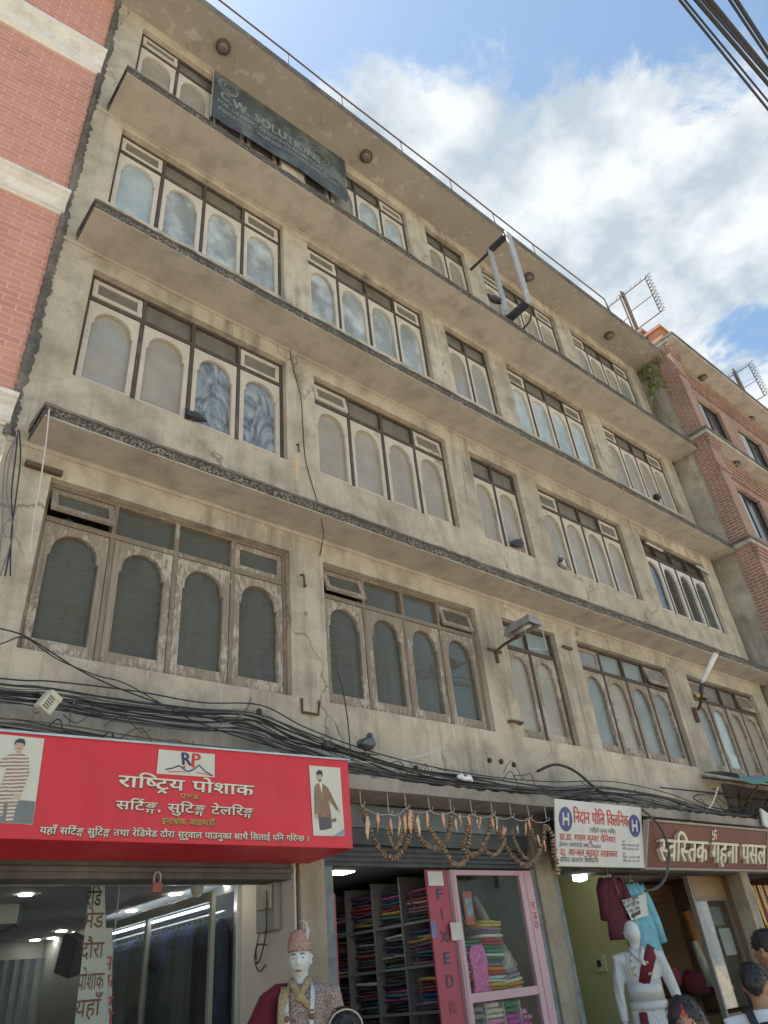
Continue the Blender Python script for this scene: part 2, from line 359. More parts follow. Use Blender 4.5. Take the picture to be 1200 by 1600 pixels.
M_ASPH = flat('street_paving', (.40, .35, .285), .9, 0, .2, 1.5, .3)

# ------------------------------------------------------------------ lettering (glyph outlines of the built-in font, shaped here)
FC = bpy.data.curves.new('lettering', 'FONT'); FO = bpy.data.objects.new('lettering', FC); COL.objects.link(FO)
GL = {}
def glyph(ch, off=0.0):
    k = (ch, off)
    if k not in GL:
        FC.body = ch; FC.offset = off; FC.resolution_u = 4; bpy.context.view_layer.update()
        e = FO.evaluated_get(bpy.context.evaluated_depsgraph_get()); me = e.to_mesh()
        GL[k] = ([(v.co.x, v.co.y) for v in me.vertices], [tuple(p.vertices) for p in me.polygons]); e.to_mesh_clear()
    return GL[k]
def gw(ch):
    v = glyph(ch)[0]; return max(p[0] for p in v) if v else .3
def clipx(g, c):
    V, F = g; ov = []; of = []
    for f in F:
        poly = [V[i] for i in f]; res = []
        for i in range(len(poly)):
            a, b = poly[i], poly[(i + 1) % len(poly)]
            if a[0] <= c: res.append(a)
            if (a[0] - c) * (b[0] - c) < 0:
                q = (c - a[0]) / (b[0] - a[0]); res.append((c, a[1] + q * (b[1] - a[1])))
        if len(res) > 2: of.append(tuple(range(len(ov), len(ov) + len(res)))); ov += res
    return ov, of
def stroke2(pts, w):
    V = []; F = []
    for i in range(len(pts) - 1):
        (ax, ay), (bx, by) = pts[i], pts[i + 1]; d = math.hypot(bx - ax, by - ay) or 1; nx, ny = -(by - ay) / d * w / 2, (bx - ax) / d * w / 2
        o = len(V); V += [(ax - nx, ay - ny), (bx - nx, by - ny), (bx + nx, by + ny), (ax + nx, ay + ny)]; F.append((o, o + 1, o + 2, o + 3))
    return V, F
CONS = set(chr(c) for c in range(0x915, 0x93a)); MAT = set('ािीुूृेैोौंँः'); SPACING = set('ािीोौः'); VIR = '्'
def shape(s, off=0.0):
    V = []; F = []
    def put(g, dx, sx=1, sy=1, dy=0):
        o = len(V); V.extend((p[0] * sx + dx, p[1] * sy + dy) for p in g[0]); F.extend(tuple(i + o for i in f) for f in g[1])
    pen = 0.0; i = 0
    while i < len(s):
        ch = s[i]
        if ch == ' ': pen += .32; i += 1; continue
        if ch not in CONS:
            g = glyph(ch, off); put(g, pen); pen += gw(ch) + (.06 if ord(ch) < 0x900 else 0); i += 1
            while i < len(s) and s[i] in MAT: put(glyph(s[i], off), pen); i += 1
            continue
        cs = [ch]; i += 1
        while i + 1 < len(s) and s[i] == VIR and s[i + 1] in CONS: cs.append(s[i + 1]); i += 2
        ms = []
        while i < len(s) and s[i] in MAT: ms.append(s[i]); i += 1
        reph = len(cs) > 1 and cs[0] == 'र'
        if reph: cs = cs[1:]
        rak = len(cs) > 1 and cs[-1] == 'र'
        if rak: cs = cs[:-1]
        if 'ि' in ms: put(glyph('ि', off), pen); pen += .262
        for c in cs[:-1]:
            w = gw(c)
            if c in 'कफ': put(clipx(glyph(c, off), w - .13), pen); pen += w - .12
            elif c in 'टठडढङदहछ': put(glyph(c, off), pen, 1, .62, .24); pen += 0 if c == 'ङ' else w * .0
            else: put(clipx(glyph(c, off), w - .19), pen); pen += w - .19
        c = cs[-1]; w = gw(c)
        if len(cs) > 1 and cs[-2] in 'टठडढङदहछ': put(clipx(glyph(c, off), 9), pen + .05, .8, .55, -.22); pen += max(w, gw(cs[-2]))
        else: put(glyph(c, off), pen); pen += w
        if rak:
            if c in 'टठडढछ': put(stroke2([(pen - w * .78, -.22), (pen - w * .5, -.04), (pen - w * .2, -.22)], .075 + off), 0)
            else: put(stroke2([(pen - .16, .17), (pen - w * .85, -.06)], .075 + off), 0)
        for q in ms:
            if q == 'ि': continue
            put(glyph(q, off), pen)
            if q in SPACING: pen += gw(q)
        if reph:
            a = [(pen - .17 + .13 * math.cos(t), .74 + .11 * math.sin(t)) for t in [R(x) for x in range(250, 20, -30)]]; put(stroke2(a, .07 + off), 0)
    return V, F, pen
def text(mb, s, x0, z0, h, width=None, y=0.0, off=0.0, depth=0.0, axis='x', em=.622, skew=0.0):
    if off > .013:
        n = 4 if depth == 0 else 3
        for i in range(n):
            q = (i / (n - 1) - .5) * off * 1.7 * h / em
            r = text(mb, s, x0 + q, z0 + (i % 2) * off * .5 * h / em, h, width, y - .0005 * i, 0, depth, axis, em, skew)
        return r
    V, F, W = shape(s, off); sz = h / em; sx = (width / W) if width else sz
    xs = [(x0 + p[0] * sx + skew * p[1] * sz, z0 + p[1] * sz) for p in V]
    P = (lambda p, d: (p[0], y + d, p[1])) if axis == 'x' else (lambda p, d: (y + d, -p[0], p[1]))
    if depth:
        mb.add([P(p, -depth) for p in xs], F)
        E = {}
        key = lambda p: (round(p[0], 5), round(p[1], 5))
        for f in F:
            for a, b in zip(f, f[1:] + f[:1]):
                ka, kb = key(xs[a]), key(xs[b])
                if (kb, ka) in E: del E[(kb, ka)]
                else: E[(ka, kb)] = (xs[a], xs[b])
        for a, b in E.values(): mb.quad(P(a, -depth), P(a, 0), P(b, 0), P(b, -depth))
    else: mb.add([P(p, 0) for p in xs], F)
    return W * sx

# ------------------------------------------------------------------ ground
g = MB(); g.quad((-120, -60, -.10), (160, -60, -.10), (160, 120, -.10), (-120, 120, -.10))
tag(obj('street', g, M_ASPH), kind='structure')
g = MB().box(-6, 26, -.75, -.02, -.099, .05)
tag(obj('pavement', g, flat('pavement_slabs', (.33, .305, .265), .9, 0, .2, 2, .3), bevel=.015), kind='structure')

# ------------------------------------------------------------------ the concrete building
BLD = thing('concrete_building', 'grey-brown plastered five-storey building with rows of arched timber windows between concrete ledges', 'building')
XO = {1: (0.0, 2.408), 2: (2.83, 5.173), 3: (5.675, 6.755), 4: (7.247, 9.596), 5: (10.2, 12.54)}
ZO = {1: (3.917, 5.472), 2: (6.676, 8.231), 3: (9.435, 11.018), 4: (12.25, 13.815)}
XW0, XW1 = -.40, 13.0
REV = .13
def build_wall():
    xs = [XW0, XW1] + [x for c in XO.values() for x in c]; zs = [3.03, 14.06] + [z for c in ZO.values() for z in c]
    xs = sorted(xs); zs = sorted(zs); mb = MB()
    def hole(x, z): return any(a < x < b for a, b in XO.values()) and any(a < z < b for a, b in ZO.values())
    for i in range(len(xs) - 1):
        for j in range(len(zs) - 1):
            a, b, c, d = xs[i], xs[i + 1], zs[j], zs[j + 1]
            if not hole((a + b) / 2, (c + d) / 2): mb.quad((a, 0, c), (b, 0, c), (b, 0, d), (a, 0, d))
    for a, b in XO.values():
        for c, d in ZO.values():
            y = .30
            mb.quad((a, 0, c), (a, y, c), (b, y, c), (b, 0, c)); mb.quad((a, 0, d), (b, 0, d), (b, y, d), (a, y, d))
            mb.quad((a, 0, c), (a, 0, d), (a, y, d), (a, y, c)); mb.quad((b, 0, c), (b, y, c), (b, y, d), (b, 0, d))
    mb.quad((XW1, 0, 3.03), (XW1, 5, 3.03), (XW1, 5, 14.06), (XW1, 0, 14.06)); mb.quad((XW0, 0, 3.03), (XW0, 0, 14.06), (XW0, 5, 14.06), (XW0, 5, 3.03))
    mb.quad((XW0, 3.2, 2.9), (XW0, 3.2, 14.2), (XW1, 3.2, 14.2), (XW1, 3.2, 2.9))
    return obj('wall', mb, M_WALL, BLD)
build_wall()
LEDGE = [(5.746, .41, -.235, 13.16), (8.50, .50, -.225, 13.17), (11.147, .60, -.215, 13.16)]
def jag(x0, x1, n, amp, seed):
    r = random.Random(seed); return [(x0 + (x1 - x0) * i / n, r.uniform(-amp, amp) + amp * 1.6 * mnoise.noise((i / n * (x1 - x0) * 1.1, seed, 0)) - amp * 3.5 * max(0, mnoise.noise((i / n * (x1 - x0) * 2.6, seed + 3, 0)) - .35)) for i in range(n + 1)]
def ledge(z, d, x0, x1, seed, sof, th=.10, rim=.028):
    mb = MB().box(x0, x1, -d, 0, z, z + th); o = obj('ledge', mb, sof, BLD)
    # pebble-dash band on the face, chipped along its lower edge, and a mossy rim above it
    b = MB(); J = jag(x0, x1, 150, .004, seed); D = jag(x0, x1, 150, .003, seed + 5)
    for (xa, ja), (xb, jb), (_, da), (_, db) in zip(J, J[1:], D, D[1:]):
        b.add([(xa, -d - .007 + da, z + .014 + ja), (xb, -d - .007 + db, z + .014 + jb), (xb, -d - .006, z + th), (xa, -d - .006, z + th), (xa, -d + .02, z + .012 + ja), (xb, -d + .02, z + .012 + jb)],
              [(0, 1, 2, 3), (4, 5, 1, 0)])
    b.add([(x0 - .006, -d - .006, z + .012), (x0 - .006, 0, z + .012), (x0 - .006, 0, z + th), (x0 - .006, -d - .006, z + th)], [(0, 3, 2, 1)])
    obj('pebble_band', b, M_PEBBLE, o)
    r = MB(); J = jag(x0 - .02, x1, 170, .006, seed + 9); K = jag(x0, x1, 170, .006, seed + 3)
    for (xa, ja), (xb, jb), (_, ka), (_, kb) in zip(J, J[1:], K, K[1:]):
        y0a, y0b, zt = -d - .02 + ja, -d - .02 + jb, z + th
        r.add([(xa, y0a, zt), (xb, y0b, zt), (xb, y0b, zt + rim + kb), (xa, y0a, zt + rim + ka), (xa, -.003, zt + rim + .07), (xb, -.003, zt + rim + .07), (xa, -d + .03, zt), (xb, -d + .03, zt)],
              [(0, 1, 2, 3), (3, 2, 5, 4), (6, 7, 1, 0)])
    r.quad((x0 - .02, -d - .02, z + th), (x0 - .02, -d - .02, z + th + rim), (x0 - .02, 0, z + th + rim + .06), (x0 - .02, 0, z + th))
    obj('rim', r, M_RIM, o)
    f = MB().box(XW0, XW1, -.012, -.001, z - .05, z - .002)
    obj('fillet', f, sof, o)
    return o
for i, (z, d, x0, x1) in enumerate(LEDGE): ledge(z, d, x0, x1, 20 + i, M_SOFFIT)
ro = obj('roof_slab', MB().box(-.9, 13.33, -.71, 5, 14.06, 14.17), M_ROOFSOF, BLD)
r = MB(); J = jag(-.9, 13.35, 260, .012, 77)
for (xa, ja), (xb, jb) in zip(J, J[1:]):
    r.add([(xa, -.715, 14.062), (xb, -.715, 14.062), (xb, -.735 + jb * .5, 14.19 + jb), (xa, -.735 + ja * .5, 14.19 + ja), (xa, -.4, 14.21), (xb, -.4, 14.21)], [(0, 1, 2, 3), (3, 2, 5, 4)])
obj('rim', r, M_RIM, ro)
# raw broken edge where the building meets its neighbour
e = MB(); rr = random.Random(3); n = 420; zz = [5.75 + (14.05 - 5.75) * i / n for i in range(n + 1)]; pr = []
for q in zz: pr.append((XW0 - .035 + rr.uniform(-.010, .010), XW0 + .05 + .045 * mnoise.noise((q * 1.7, 0, 0)) + .03 * mnoise.noise((q * 9, 3, 0)) + rr.uniform(-.012, .012), -.02 + rr.uniform(-.014, .012)))
for i in range(n):
    (a, b, c), (a2, b2, c2) = pr[i], pr[i + 1]
    e.add([(a, c, zz[i]), (b, -.002, zz[i]), (b2, -.002, zz[i + 1]), (a2, c2, zz[i + 1]), ((a + b) / 2, c - .012, zz[i]), ((a2 + b2) / 2, c2 - .012, zz[i + 1]), (a, .12, zz[i]), (a2, .12, zz[i + 1])],
          [(0, 4, 5, 3), (4, 1, 2, 5), (6, 0, 3, 7)])
obj('broken_edge', e, M_EDGE, BLD)

def arch_sash(mb, x0, x1, z0, z1, y0, y1, st, bot, top):
    """a timber leaf with a round-headed opening that has little shoulders at the spring"""
    ox0, ox1 = x0 + st, x1 - st; w = ox1 - ox0; zb = z0 + bot; zt = z1 - top; rise = w * .46; zs = zt - rise; sh = min(.020, w * .05)
    mb.box(x0, ox0, y0, y1, z0, z1); mb.box(ox1, x1, y0, y1, z0, z1); mb.box(ox0, ox1, y0 + .002, y1, z0, zb)
    N = 14; ax0, ax1 = ox0 + sh, ox1 - sh; cx = (ax0 + ax1) / 2; rx = (ax1 - ax0) / 2
    pts = [(ox0, zs - .03), (ox0 + sh * .9, zs - .03), (ox0 + sh * .9, zs - .012)]
    pts += [(cx - rx * math.cos(math.pi * i / N), zs + rise * math.sin(math.pi * i / N) ** .85) for i in range(N + 1)]
    pts += [(ox1 - sh * .9, zs - .012), (ox1 - sh * .9, zs - .03), (ox1, zs - .03)]
    for (xa, za), (xb, zb_) in zip(pts, pts[1:]):
        if xb - xa > 1e-6: mb.add([(xa, y0 + .002, za), (xb, y0 + .002, zb_), (xb, y0 + .002, z1), (xa, y0 + .002, z1)], [(0, 1, 2, 3)])
        mb.add([(xa, y0 + .002, za), (xb, y0 + .002, zb_), (xb, y1, zb_), (xa, y1, za)], [(0, 3, 2, 1)])
    mb.box(ox0, ox1, y1 - .004, y1, zt + .002, z1)
    return ox0, ox1, zb, zt
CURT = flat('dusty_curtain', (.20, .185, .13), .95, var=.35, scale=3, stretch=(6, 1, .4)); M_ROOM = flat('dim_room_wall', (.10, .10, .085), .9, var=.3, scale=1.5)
GRI = flat('window_bar', (.30, .305, .26), .6)
def window(xa, xb, zb, zt, fl, panes, vents, trm, dark=False):
    n = len(panes); sm, fm = M_SASH[4 if dark and fl == 2 else fl], M_FRAME[1 if fl == 1 and len(panes) == 4 and xa < 5 else 2]
    y0 = .075; jw = .04; ps = .042; ztr = zb + (zt - zb) * .755; zt2 = zt - .035
    f = MB(); f.box(xa, xa + jw, y0, y0 + .1, zb, zt); f.box(xb - jw, xb, y0, y0 + .1, zb, zt)
    f.box(xa + jw, xb - jw, y0, y0 + .1, zt2, zt); f.box(xa + jw, xb - jw, y0, y0 + .1, zb, zb + .03); f.box(xa + jw, xb - jw, y0 - .004, y0 + .1, ztr, ztr + .05)
    ww = (xb - xa - 2 * jw - ps * (n - 1)) / n; X = []
    for i in range(n):
        x0 = xa + jw + i * (ww + ps); X.append((x0, x0 + ww))
        if i: f.box(x0 - ps, x0, y0 - .002, y0 + .1, zb + .03, ztr); f.box(x0 - ps, x0, y0 - .002, y0 + .1, ztr + .05, zt2)
    W = obj('window', f, fm, BLD, bevel=.004)
    for i, (x0, x1) in enumerate(X):
        s = MB(); g = .004; st = (.064 if fl == 1 else .054) + rnd.uniform(-.004, .004)
        zs0 = zb + .03 + g; jx = rnd.uniform(-.004, .004)
        o = arch_sash(s, x0 + g, x1 - g, zs0, ztr - g, y0 + .008 + jx, y0 + .05 + jx, st, .10 if fl == 1 else .07, .075)
        obj('sash', s, sm, W, bevel=.003)
        p = MB().box(o[0] - .01, o[1] + .01, y0 + .052, y0 + .056, o[2] - .01, o[3] + .02); obj('pane', p, panes[i], W)
        z0, z1 = ztr + .05 + g, zt2 - g
        if vents[i]:
            t = MB(); a, b = x0 + g, x1 - g; k = .055
            t.box(a, a + k, 0, .035, z0 - z1, 0); t.box(b - k, b, 0, .035, z0 - z1, 0); t.box(a + k, b - k, 0.002, .035, -k, 0); t.box(a + k, b - k, 0.002, .035, z0 - z1, z0 - z1 + k)
            q = MB().box(a + k, b - k, .016, .02, z0 - z1 + k, -k)
            M_ = Matrix.Translation((0, y0 + .012, z1)) @ Matrix.Rotation(R(vents[i] if vents[i] > 1 else 0) * -1, 4, 'X')
            v = obj('vent', t.xf(M_), sm, W, bevel=.003); obj('vent_pane', q.xf(M_), trm, W)
        else: obj('transom_pane', MB().box(x0, x1, y0 + .045, y0 + .049, ztr + .05, zt2), trm, W)
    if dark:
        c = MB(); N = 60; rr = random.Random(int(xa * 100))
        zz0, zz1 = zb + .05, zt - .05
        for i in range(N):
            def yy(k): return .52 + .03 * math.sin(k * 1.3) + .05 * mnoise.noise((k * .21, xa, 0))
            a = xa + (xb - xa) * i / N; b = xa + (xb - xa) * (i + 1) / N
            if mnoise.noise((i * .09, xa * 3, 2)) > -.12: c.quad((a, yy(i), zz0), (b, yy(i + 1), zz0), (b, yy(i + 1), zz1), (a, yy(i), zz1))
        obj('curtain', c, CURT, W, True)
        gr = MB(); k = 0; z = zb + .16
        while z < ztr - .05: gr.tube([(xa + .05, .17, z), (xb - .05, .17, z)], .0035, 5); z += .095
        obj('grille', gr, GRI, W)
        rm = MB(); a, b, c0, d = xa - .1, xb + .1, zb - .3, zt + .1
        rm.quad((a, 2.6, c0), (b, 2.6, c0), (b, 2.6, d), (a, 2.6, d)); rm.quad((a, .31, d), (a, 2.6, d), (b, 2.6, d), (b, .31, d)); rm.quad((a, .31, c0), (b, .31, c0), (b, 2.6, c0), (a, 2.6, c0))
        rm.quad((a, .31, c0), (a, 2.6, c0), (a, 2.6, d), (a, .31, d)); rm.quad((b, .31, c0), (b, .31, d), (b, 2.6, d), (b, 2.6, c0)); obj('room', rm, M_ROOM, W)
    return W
T_ = P_TAN; D_ = G_OLD
LAY = {(1, 1): ([D_] * 4, (24, 0, 0, 1), G_OLD, True), (1, 2): ([D_] * 4, (20, 0, 0, 14), G_OLD, True), (1, 3): ([T_, T_], (0, 0), P_GREEN, False),
       (1, 4): ([P_GREEN, T_, P_GREEN, P_GREEN], (1, 0, 0, 16), P_GREEN, False), (1, 5): ([P_GREEN, P_BLUE, T_, T_], (18, 0, 0, 12), P_TR, False),
       (2, 1): ([P_TANB, T_, P_SMEAR, P_SMEAR], (6, 0, 0, 1), P_TR, False), (2, 2): ([T_] * 4, (10, 0, 0, 5), P_TR, False), (2, 3): ([T_] * 2, (0, 0), P_TR, False),
       (2, 4): ([T_] * 4, (1, 0, 0, 1), P_TR, False), (2, 5): ([G_CLEAR] * 4, (0, 0, 0, 0), G_CLEAR, True),
       (3, 1): ([P_BLUE, P_BLUEW, P_BLUEW, P_BLUEW], (3, 0, 0, 3), P_TR, False), (3, 2): ([P_BLUEW] * 4, (6, 0, 0, 2), P_TR, False), (3, 3): ([P_TANB] * 2, (0, 0), P_TR, False),
       (3, 4): ([P_BLUE] * 4, (1, 0, 0, 1), P_TR, False), (3, 5): ([P_TANB] * 4, (1, 0, 0, 1), P_TR, False),
       (4, 1): ([T_] * 4, (8, 0, 0, 0), P_TR, False), (4, 2): ([P_GREEN, P_TANB, P_BLUE, P_BLUE], (0, 0, 0, 6), P_TR, False), (4, 3): ([T_] * 2, (0, 0), P_TR, False),
       (4, 4): ([T_] * 4, (5, 0, 0, 3), P_TR, False), (4, 5): ([P_TANB, T_, T_, P_GREEN], (1, 0, 0, 1), P_TR, False)}
M_FRAME[3] = M_FRAME[4] = M_FRAME[2]
M_SASH[4] = M_SASH[4]; _s4 = M_SASH[4]
for (fl, c), (ps, vs, tr, dk) in LAY.items():
    a, b = XO[c]; z0, z1 = ZO[fl]
    if fl == 4: M_SASH[4] = M_SASH[3]
    window(a, b, z0, z1, fl, ps, vs, tr, dk); M_SASH[4] = _s4
# milky sheet standing behind one pane of the last first-floor window
X5 = XO[5][0] + .045; obj('window_panel', MB().box(X5 + .74, X5 + 1.02, .118, .123, 3.99, 4.28), P_WHITE, BLD)

# ---- ground floor: slab over the shops, grimy beam, piers
sl_ = obj('ledge', MB().box(2.52, 10.7, -.43, 0, 3.02, 3.10), M_CONC, BLD)
r = MB(); J = jag(2.52, 10.72, 120, .012, 5)
for (xa, ja), (xb, jb) in zip(J, J[1:]):
    r.add([(xa, -.437 + ja * .4, 3.022 + ja * .4), (xb, -.437 + jb * .4, 3.022 + jb * .4), (xb, -.452, 3.115 + jb), (xa, -.452, 3.115 + ja), (xa, -.05, 3.13), (xb, -.05, 3.13)], [(0, 1, 2, 3), (3, 2, 5, 4)])
obj('rim', r, M_CONC, sl_)
for bx in ((-.4, 2.448, .06, .34, 2.40, 3.03), (-.4, 2.44, .03, .058, 2.44, 2.475), (5.702, 9.818, .05, .3, 2.49, 3.02), (10.052, 12.598, .05, .3, 2.5, 3.03)): obj('beam', MB().box(*bx), M_DARKC, BLD, bevel=.008)
PLP = plaster('flaking_pier_paint', (.27, .22, .155), (.46, .385, .28), 1.0, .7, (.05, .045, .04))
for a, b, y1 in ((2.45, 2.70, .34), (5.43, 5.70, .4), (9.82, 10.05, .4), (12.6, 13.0, .4)):
    p = obj('pier', MB().box(a, b, 0.0, y1, -.1, 3.02), PLP, BLD, bevel=.012)
M_BLUEG = flat('weathered_blue_grey_paint', (.17, .19, .185), .8, 0, .3, 12, .2)
obj('pier_edge', MB().box(2.703, 2.80, .03, .14, -.1, 2.5), M_BLUEG, BLD, bevel=.006); obj('pier_edge', MB().box(5.703, 5.79, .02, .3, -.1, 2.49), M_BLUEG, BLD, bevel=.006); obj('pier_edge', MB().box(5.36, 5.427, .03, .2, -.1, 2.5), M_BLUEG, BLD, bevel=.006)
# rooms of the shops
def room(x0, x1, y0, y1, z0, z1, wallm, ceilm, floorm):
    mb = MB(); mb.quad((x0, y1, z0), (x1, y1, z0), (x1, y1, z1), (x0, y1, z1)); mb.quad((x0, y0, z0), (x0, y1, z0), (x0, y1, z1), (x0, y0, z1)); mb.quad((x1, y0, z0), (x1, y0, z1), (x1, y1, z1), (x1, y1, z0))
    obj('shop_wall', mb, wallm, BLD); obj('shop_ceiling', MB().quad((x0, y0, z1), (x0, y1, z1), (x1, y1, z1), (x1, y0, z1)), ceilm, BLD)
    obj('shop_floor', MB().quad((x0, y0, z0), (x1, y0, z0), (x1, y1, z0), (x0, y1, z0)), floorm, BLD)
W_WHITE = flat('shop_white_paint', (.36, .355, .335), .7, 0, .06, 2); W_GREY = flat('shop_grey_paint', (.26, .26, .25), .8, 0, .1, 2); W_OLIVE = flat('olive_yellow_paint', (.46, .43, .22), .75, 0, .1, 1.5)
W_BROWN = flat('brown_panelling', (.16, .095, .05), .5, 0, .25, 3, stretch=(1, 1, 6)); FLR = flat('shop_tile_floor', (.36, .34, .30), .4, 0, .12, 2); W_CREAM = flat('shop_cream_paint', (.50, .46, .40), .75, 0, .08, 2)
room(-.42, 2.42, .2, 6.0, .05, 2.52, W_GREY, W_WHITE, FLR)
room(2.71, 5.42, .2, 3.0, .05, 2.62, W_GREY, W_GREY, FLR)
room(5.72, 7.05, .2, 3.0, .05, 2.60, W_OLIVE, W_OLIVE, FLR)
room(7.08, 9.8, .2, 3.0, .05, 2.55, W_BROWN, W_CREAM, FLR)
room(10.07, 12.98, .2, 2.0, .05, 2.6, W_BROWN, W_GREY, FLR)
# pale partition between the first shop and its pier
obj('partition', MB().box(2.40, 2.418, .02, .88, .05, 2.52), W_CREAM, BLD)

# rolled shutter housing over the second shop
sh = thing('shutter_housing', 'grey-blue rolled shutter housing above the cloth shop, garlands hanging before it', 'shutter', (4.05, .1, 2.75))
SHM = flat('slate_shutter_paint', (.17, .195, .20), .55, .2, .2, 5); SHM2 = flat('dark_shutter_slat', (.085, .093, .092), .55, .2, .25, 6)
obj('front_panel', MB().box(2.72, 5.42, .03, .16, 2.82, 3.015), SHM, sh, bevel=.006); obj('lower_panel', MB().box(2.72, 5.42, .045, .16, 2.68, 2.818), SHM2, sh, bevel=.006)
sm_ = MB()
for i in range(4): sm_.loft([(2.74, .10, 2.655 - i * .042), (5.41, .10, 2.655 - i * .042)], (.028, .022), 8)
obj('slats', sm_, SHM2, sh)

# ------------------------------------------------------------------ left neighbour
BL = thing('painted_brick_building', 'salmon brick building at the far left with cream mouldings between its storeys', 'building')
o = obj('wall', MB().quad((-14, 1.05, 6.0), (XW0 - .01, .02, 6.0), (XW0 - .01, .02, 18), (-14, 1.05, 18)), M_BRICKL, BL)
obj('lower_wall', MB().quad((-14, 1.05, -.1), (XW0 - .01, .02, -.1), (XW0 - .01, .02, 6.0), (-14, 1.05, 6.0)), M_SIDING, BL)
rb = MB()
for i in range(70):
    z = .2 + i * .082
    rb.add([(-14, 1.045, z), (XW0 - .01, .015, z), (XW0 - .01, .006, z + .03), (-14, 1.036, z + .03), (XW0 - .01, .015, z + .06), (-14, 1.045, z + .06)], [(0, 1, 2, 3), (3, 2, 4, 5)])
obj('ribbing', rb, M_SIDING, BL)
def mould(z0, z1):
    mb = MB(); prof = [(.0, 0), (.03, 0), (.035, .05), (.065, .10), (.07, .16), (.05, .30), (.075, .62), (.11, .70), (.13, .78), (.16, .84), (.16, 1.0), (.0, 1.02)]
    P = [(-d, z0 + q * (z1 - z0)) for d, q in prof]
    A = [(-14, 1.05 + p[0], p[1]) for p in P]; B = [(XW0 - .012, .02 + p[0], p[1]) for p in P]; k = len(P)
    mb.add(A + B, [(i, i + k, i + k + 1, i + 1) for i in range(k - 1)]); mb.add(B, [tuple(range(k))])
    obj('moulding', mb, M_CREAM, BL)
mould(11.83, 12.30); mould(8.80, 9.09); mould(5.84, 6.12); mould(14.9, 15.3)

# ------------------------------------------------------------------ right neighbour
BR = thing('red_brick_building', 'old red brick building at the right with concrete eaves, brick pilasters and dark square windows', 'building')
YF = -.85; XR = 13.2
obj('side_wall', MB().box(XR, XR + .3, -.45, 6, -.1, 14.3), M_OLDPL, BR)
YW = -.55; WR = [(a, b, z0, z0 + 1.42) for a, b in ((14.40, 15.92), (16.78, 18.28), (19.1, 20.6), (21.5, 23.0)) for z0 in (12.22, 9.34, 6.45)]
def rwall():
    xs = sorted({XR + .3, 26.0} | {x for w in WR for x in w[:2]}); zs = sorted({-.1, 14.36} | {z for w in WR for z in w[2:]}); mb = MB()
    for i in range(len(xs) - 1):
        for j in range(len(zs) - 1):
            a, b, c, d = xs[i], xs[i + 1], zs[j], zs[j + 1]; x, z = (a + b) / 2, (c + d) / 2
            if not any(w[0] < x < w[1] and w[2] < z < w[3] for w in WR): mb.quad((a, YW, c), (b, YW, c), (b, YW, d), (a, YW, d))
    for a, b, c, d in WR:
        y, y2 = YW, YW + .2
        mb.quad((a, y, c), (a, y2, c), (b, y2, c), (b, y, c)); mb.quad((a, y, d), (b, y, d), (b, y2, d), (a, y2, d)); mb.quad((a, y, c), (a, y, d), (a, y2, d), (a, y2, c)); mb.quad((b, y, c), (b, y2, c), (b, y2, d), (b, y, d))
    obj('wall', mb, M_BRICKR, BR)
rwall()
obj('brick_return', MB().box(XR - .02, XR + .298, YF + .02, -.452, -.1, 14.36), M_BRICKRS, BR)
pl = MB()
for x0, x1 in ((XR - .02, 13.62),):
    pl.box(x0, x1, YF - .02, YF + .018, -.1, 14.36); pl.box(13.50, x1, YF + .0185, YW - .001, -.1, 14.36)
    for zt in (14.30, 11.40, 8.48):
        for k in range(4): pl.box(x0 - .02 - .02 * (3 - k), x1 + .02 + .02 * (3 - k), YF - .045 - .022 * (3 - k), YF - .0205, zt - .10 - k * .075, zt - .04 - k * .075)
        pl.box(x0 - .03, x1 + .03, YF - .06, YF - .0205, zt - .95, zt - .90); pl.box(x0 - .02, x1 + .02, YF - .05, YF - .0205, zt - .86, zt - .83)
obj('pilaster', pl, M_BRICKR, BR)
co = MB()
for zt in (14.34, 11.40, 8.48):
    for k in range(5): co.box(13.625, 26, YW - .022 - .028 * (4 - k), YW - .0015, zt - .075 - k * .08, zt - .004 - k * .08)
    x = 13.7
    while x < 22: co.box(x, x + .06, YW - .045, YW - .0015, zt - .47, zt - .402); x += .14
obj('cornice', co, M_BRICKR, BR)
for z, d, d0 in ((14.36, 1.11, 5), (11.42, .95, 0), (8.53, .88, 0)):
    l = obj('ledge', MB().box(XR - .08, 26, -d, YW - .002 if not d0 else 5, z, z + .09), M_SOFFIT, BR)
    if not d0: obj('ledge_end', MB().box(XR - .08, XR - .021, YW - .001, -.5, z, z + .09), M_SOFFIT, l)
    obj('rim', MB().box(XR - .11, 26, -d - .03, YW - .002 if not d0 else 5, z + .091, z + .15), M_RIM, l)
SILV = flat('silvered_window_film', (.42, .45, .44), .35, .1, .15, 4, stretch=(5, 1, .3)); DKF = flat('black_window_frame', (.022, .022, .024), .5)
for a, b, c, d in WR:
    y = YW + .08; f = MB(); k = .05
    f.box(a, a + k, y, y + .06, c, d); f.box(b - k, b, y, y + .06, c, d); f.box(a + k, b - k, y, y + .06, c, c + k); f.box(a + k, b - k, y, y + .06, d - k, d); f.box((a + b) / 2 - .02, (a + b) / 2 + .02, y - .01, y + .06, c + k, d - k)
    w = obj('window', f, DKF, BR); obj('pane', MB().box((a + b) / 2 + .02, b - k, y + .03, y + .034, c + k, d - k), flat('dark_pane', (.03, .033, .035), .12, 0, .3, 2), w)
    obj('pane', MB().box(a + k, (a + b) / 2 - .02, y + .02, y + .024, c + k, d - k), SILV, w)
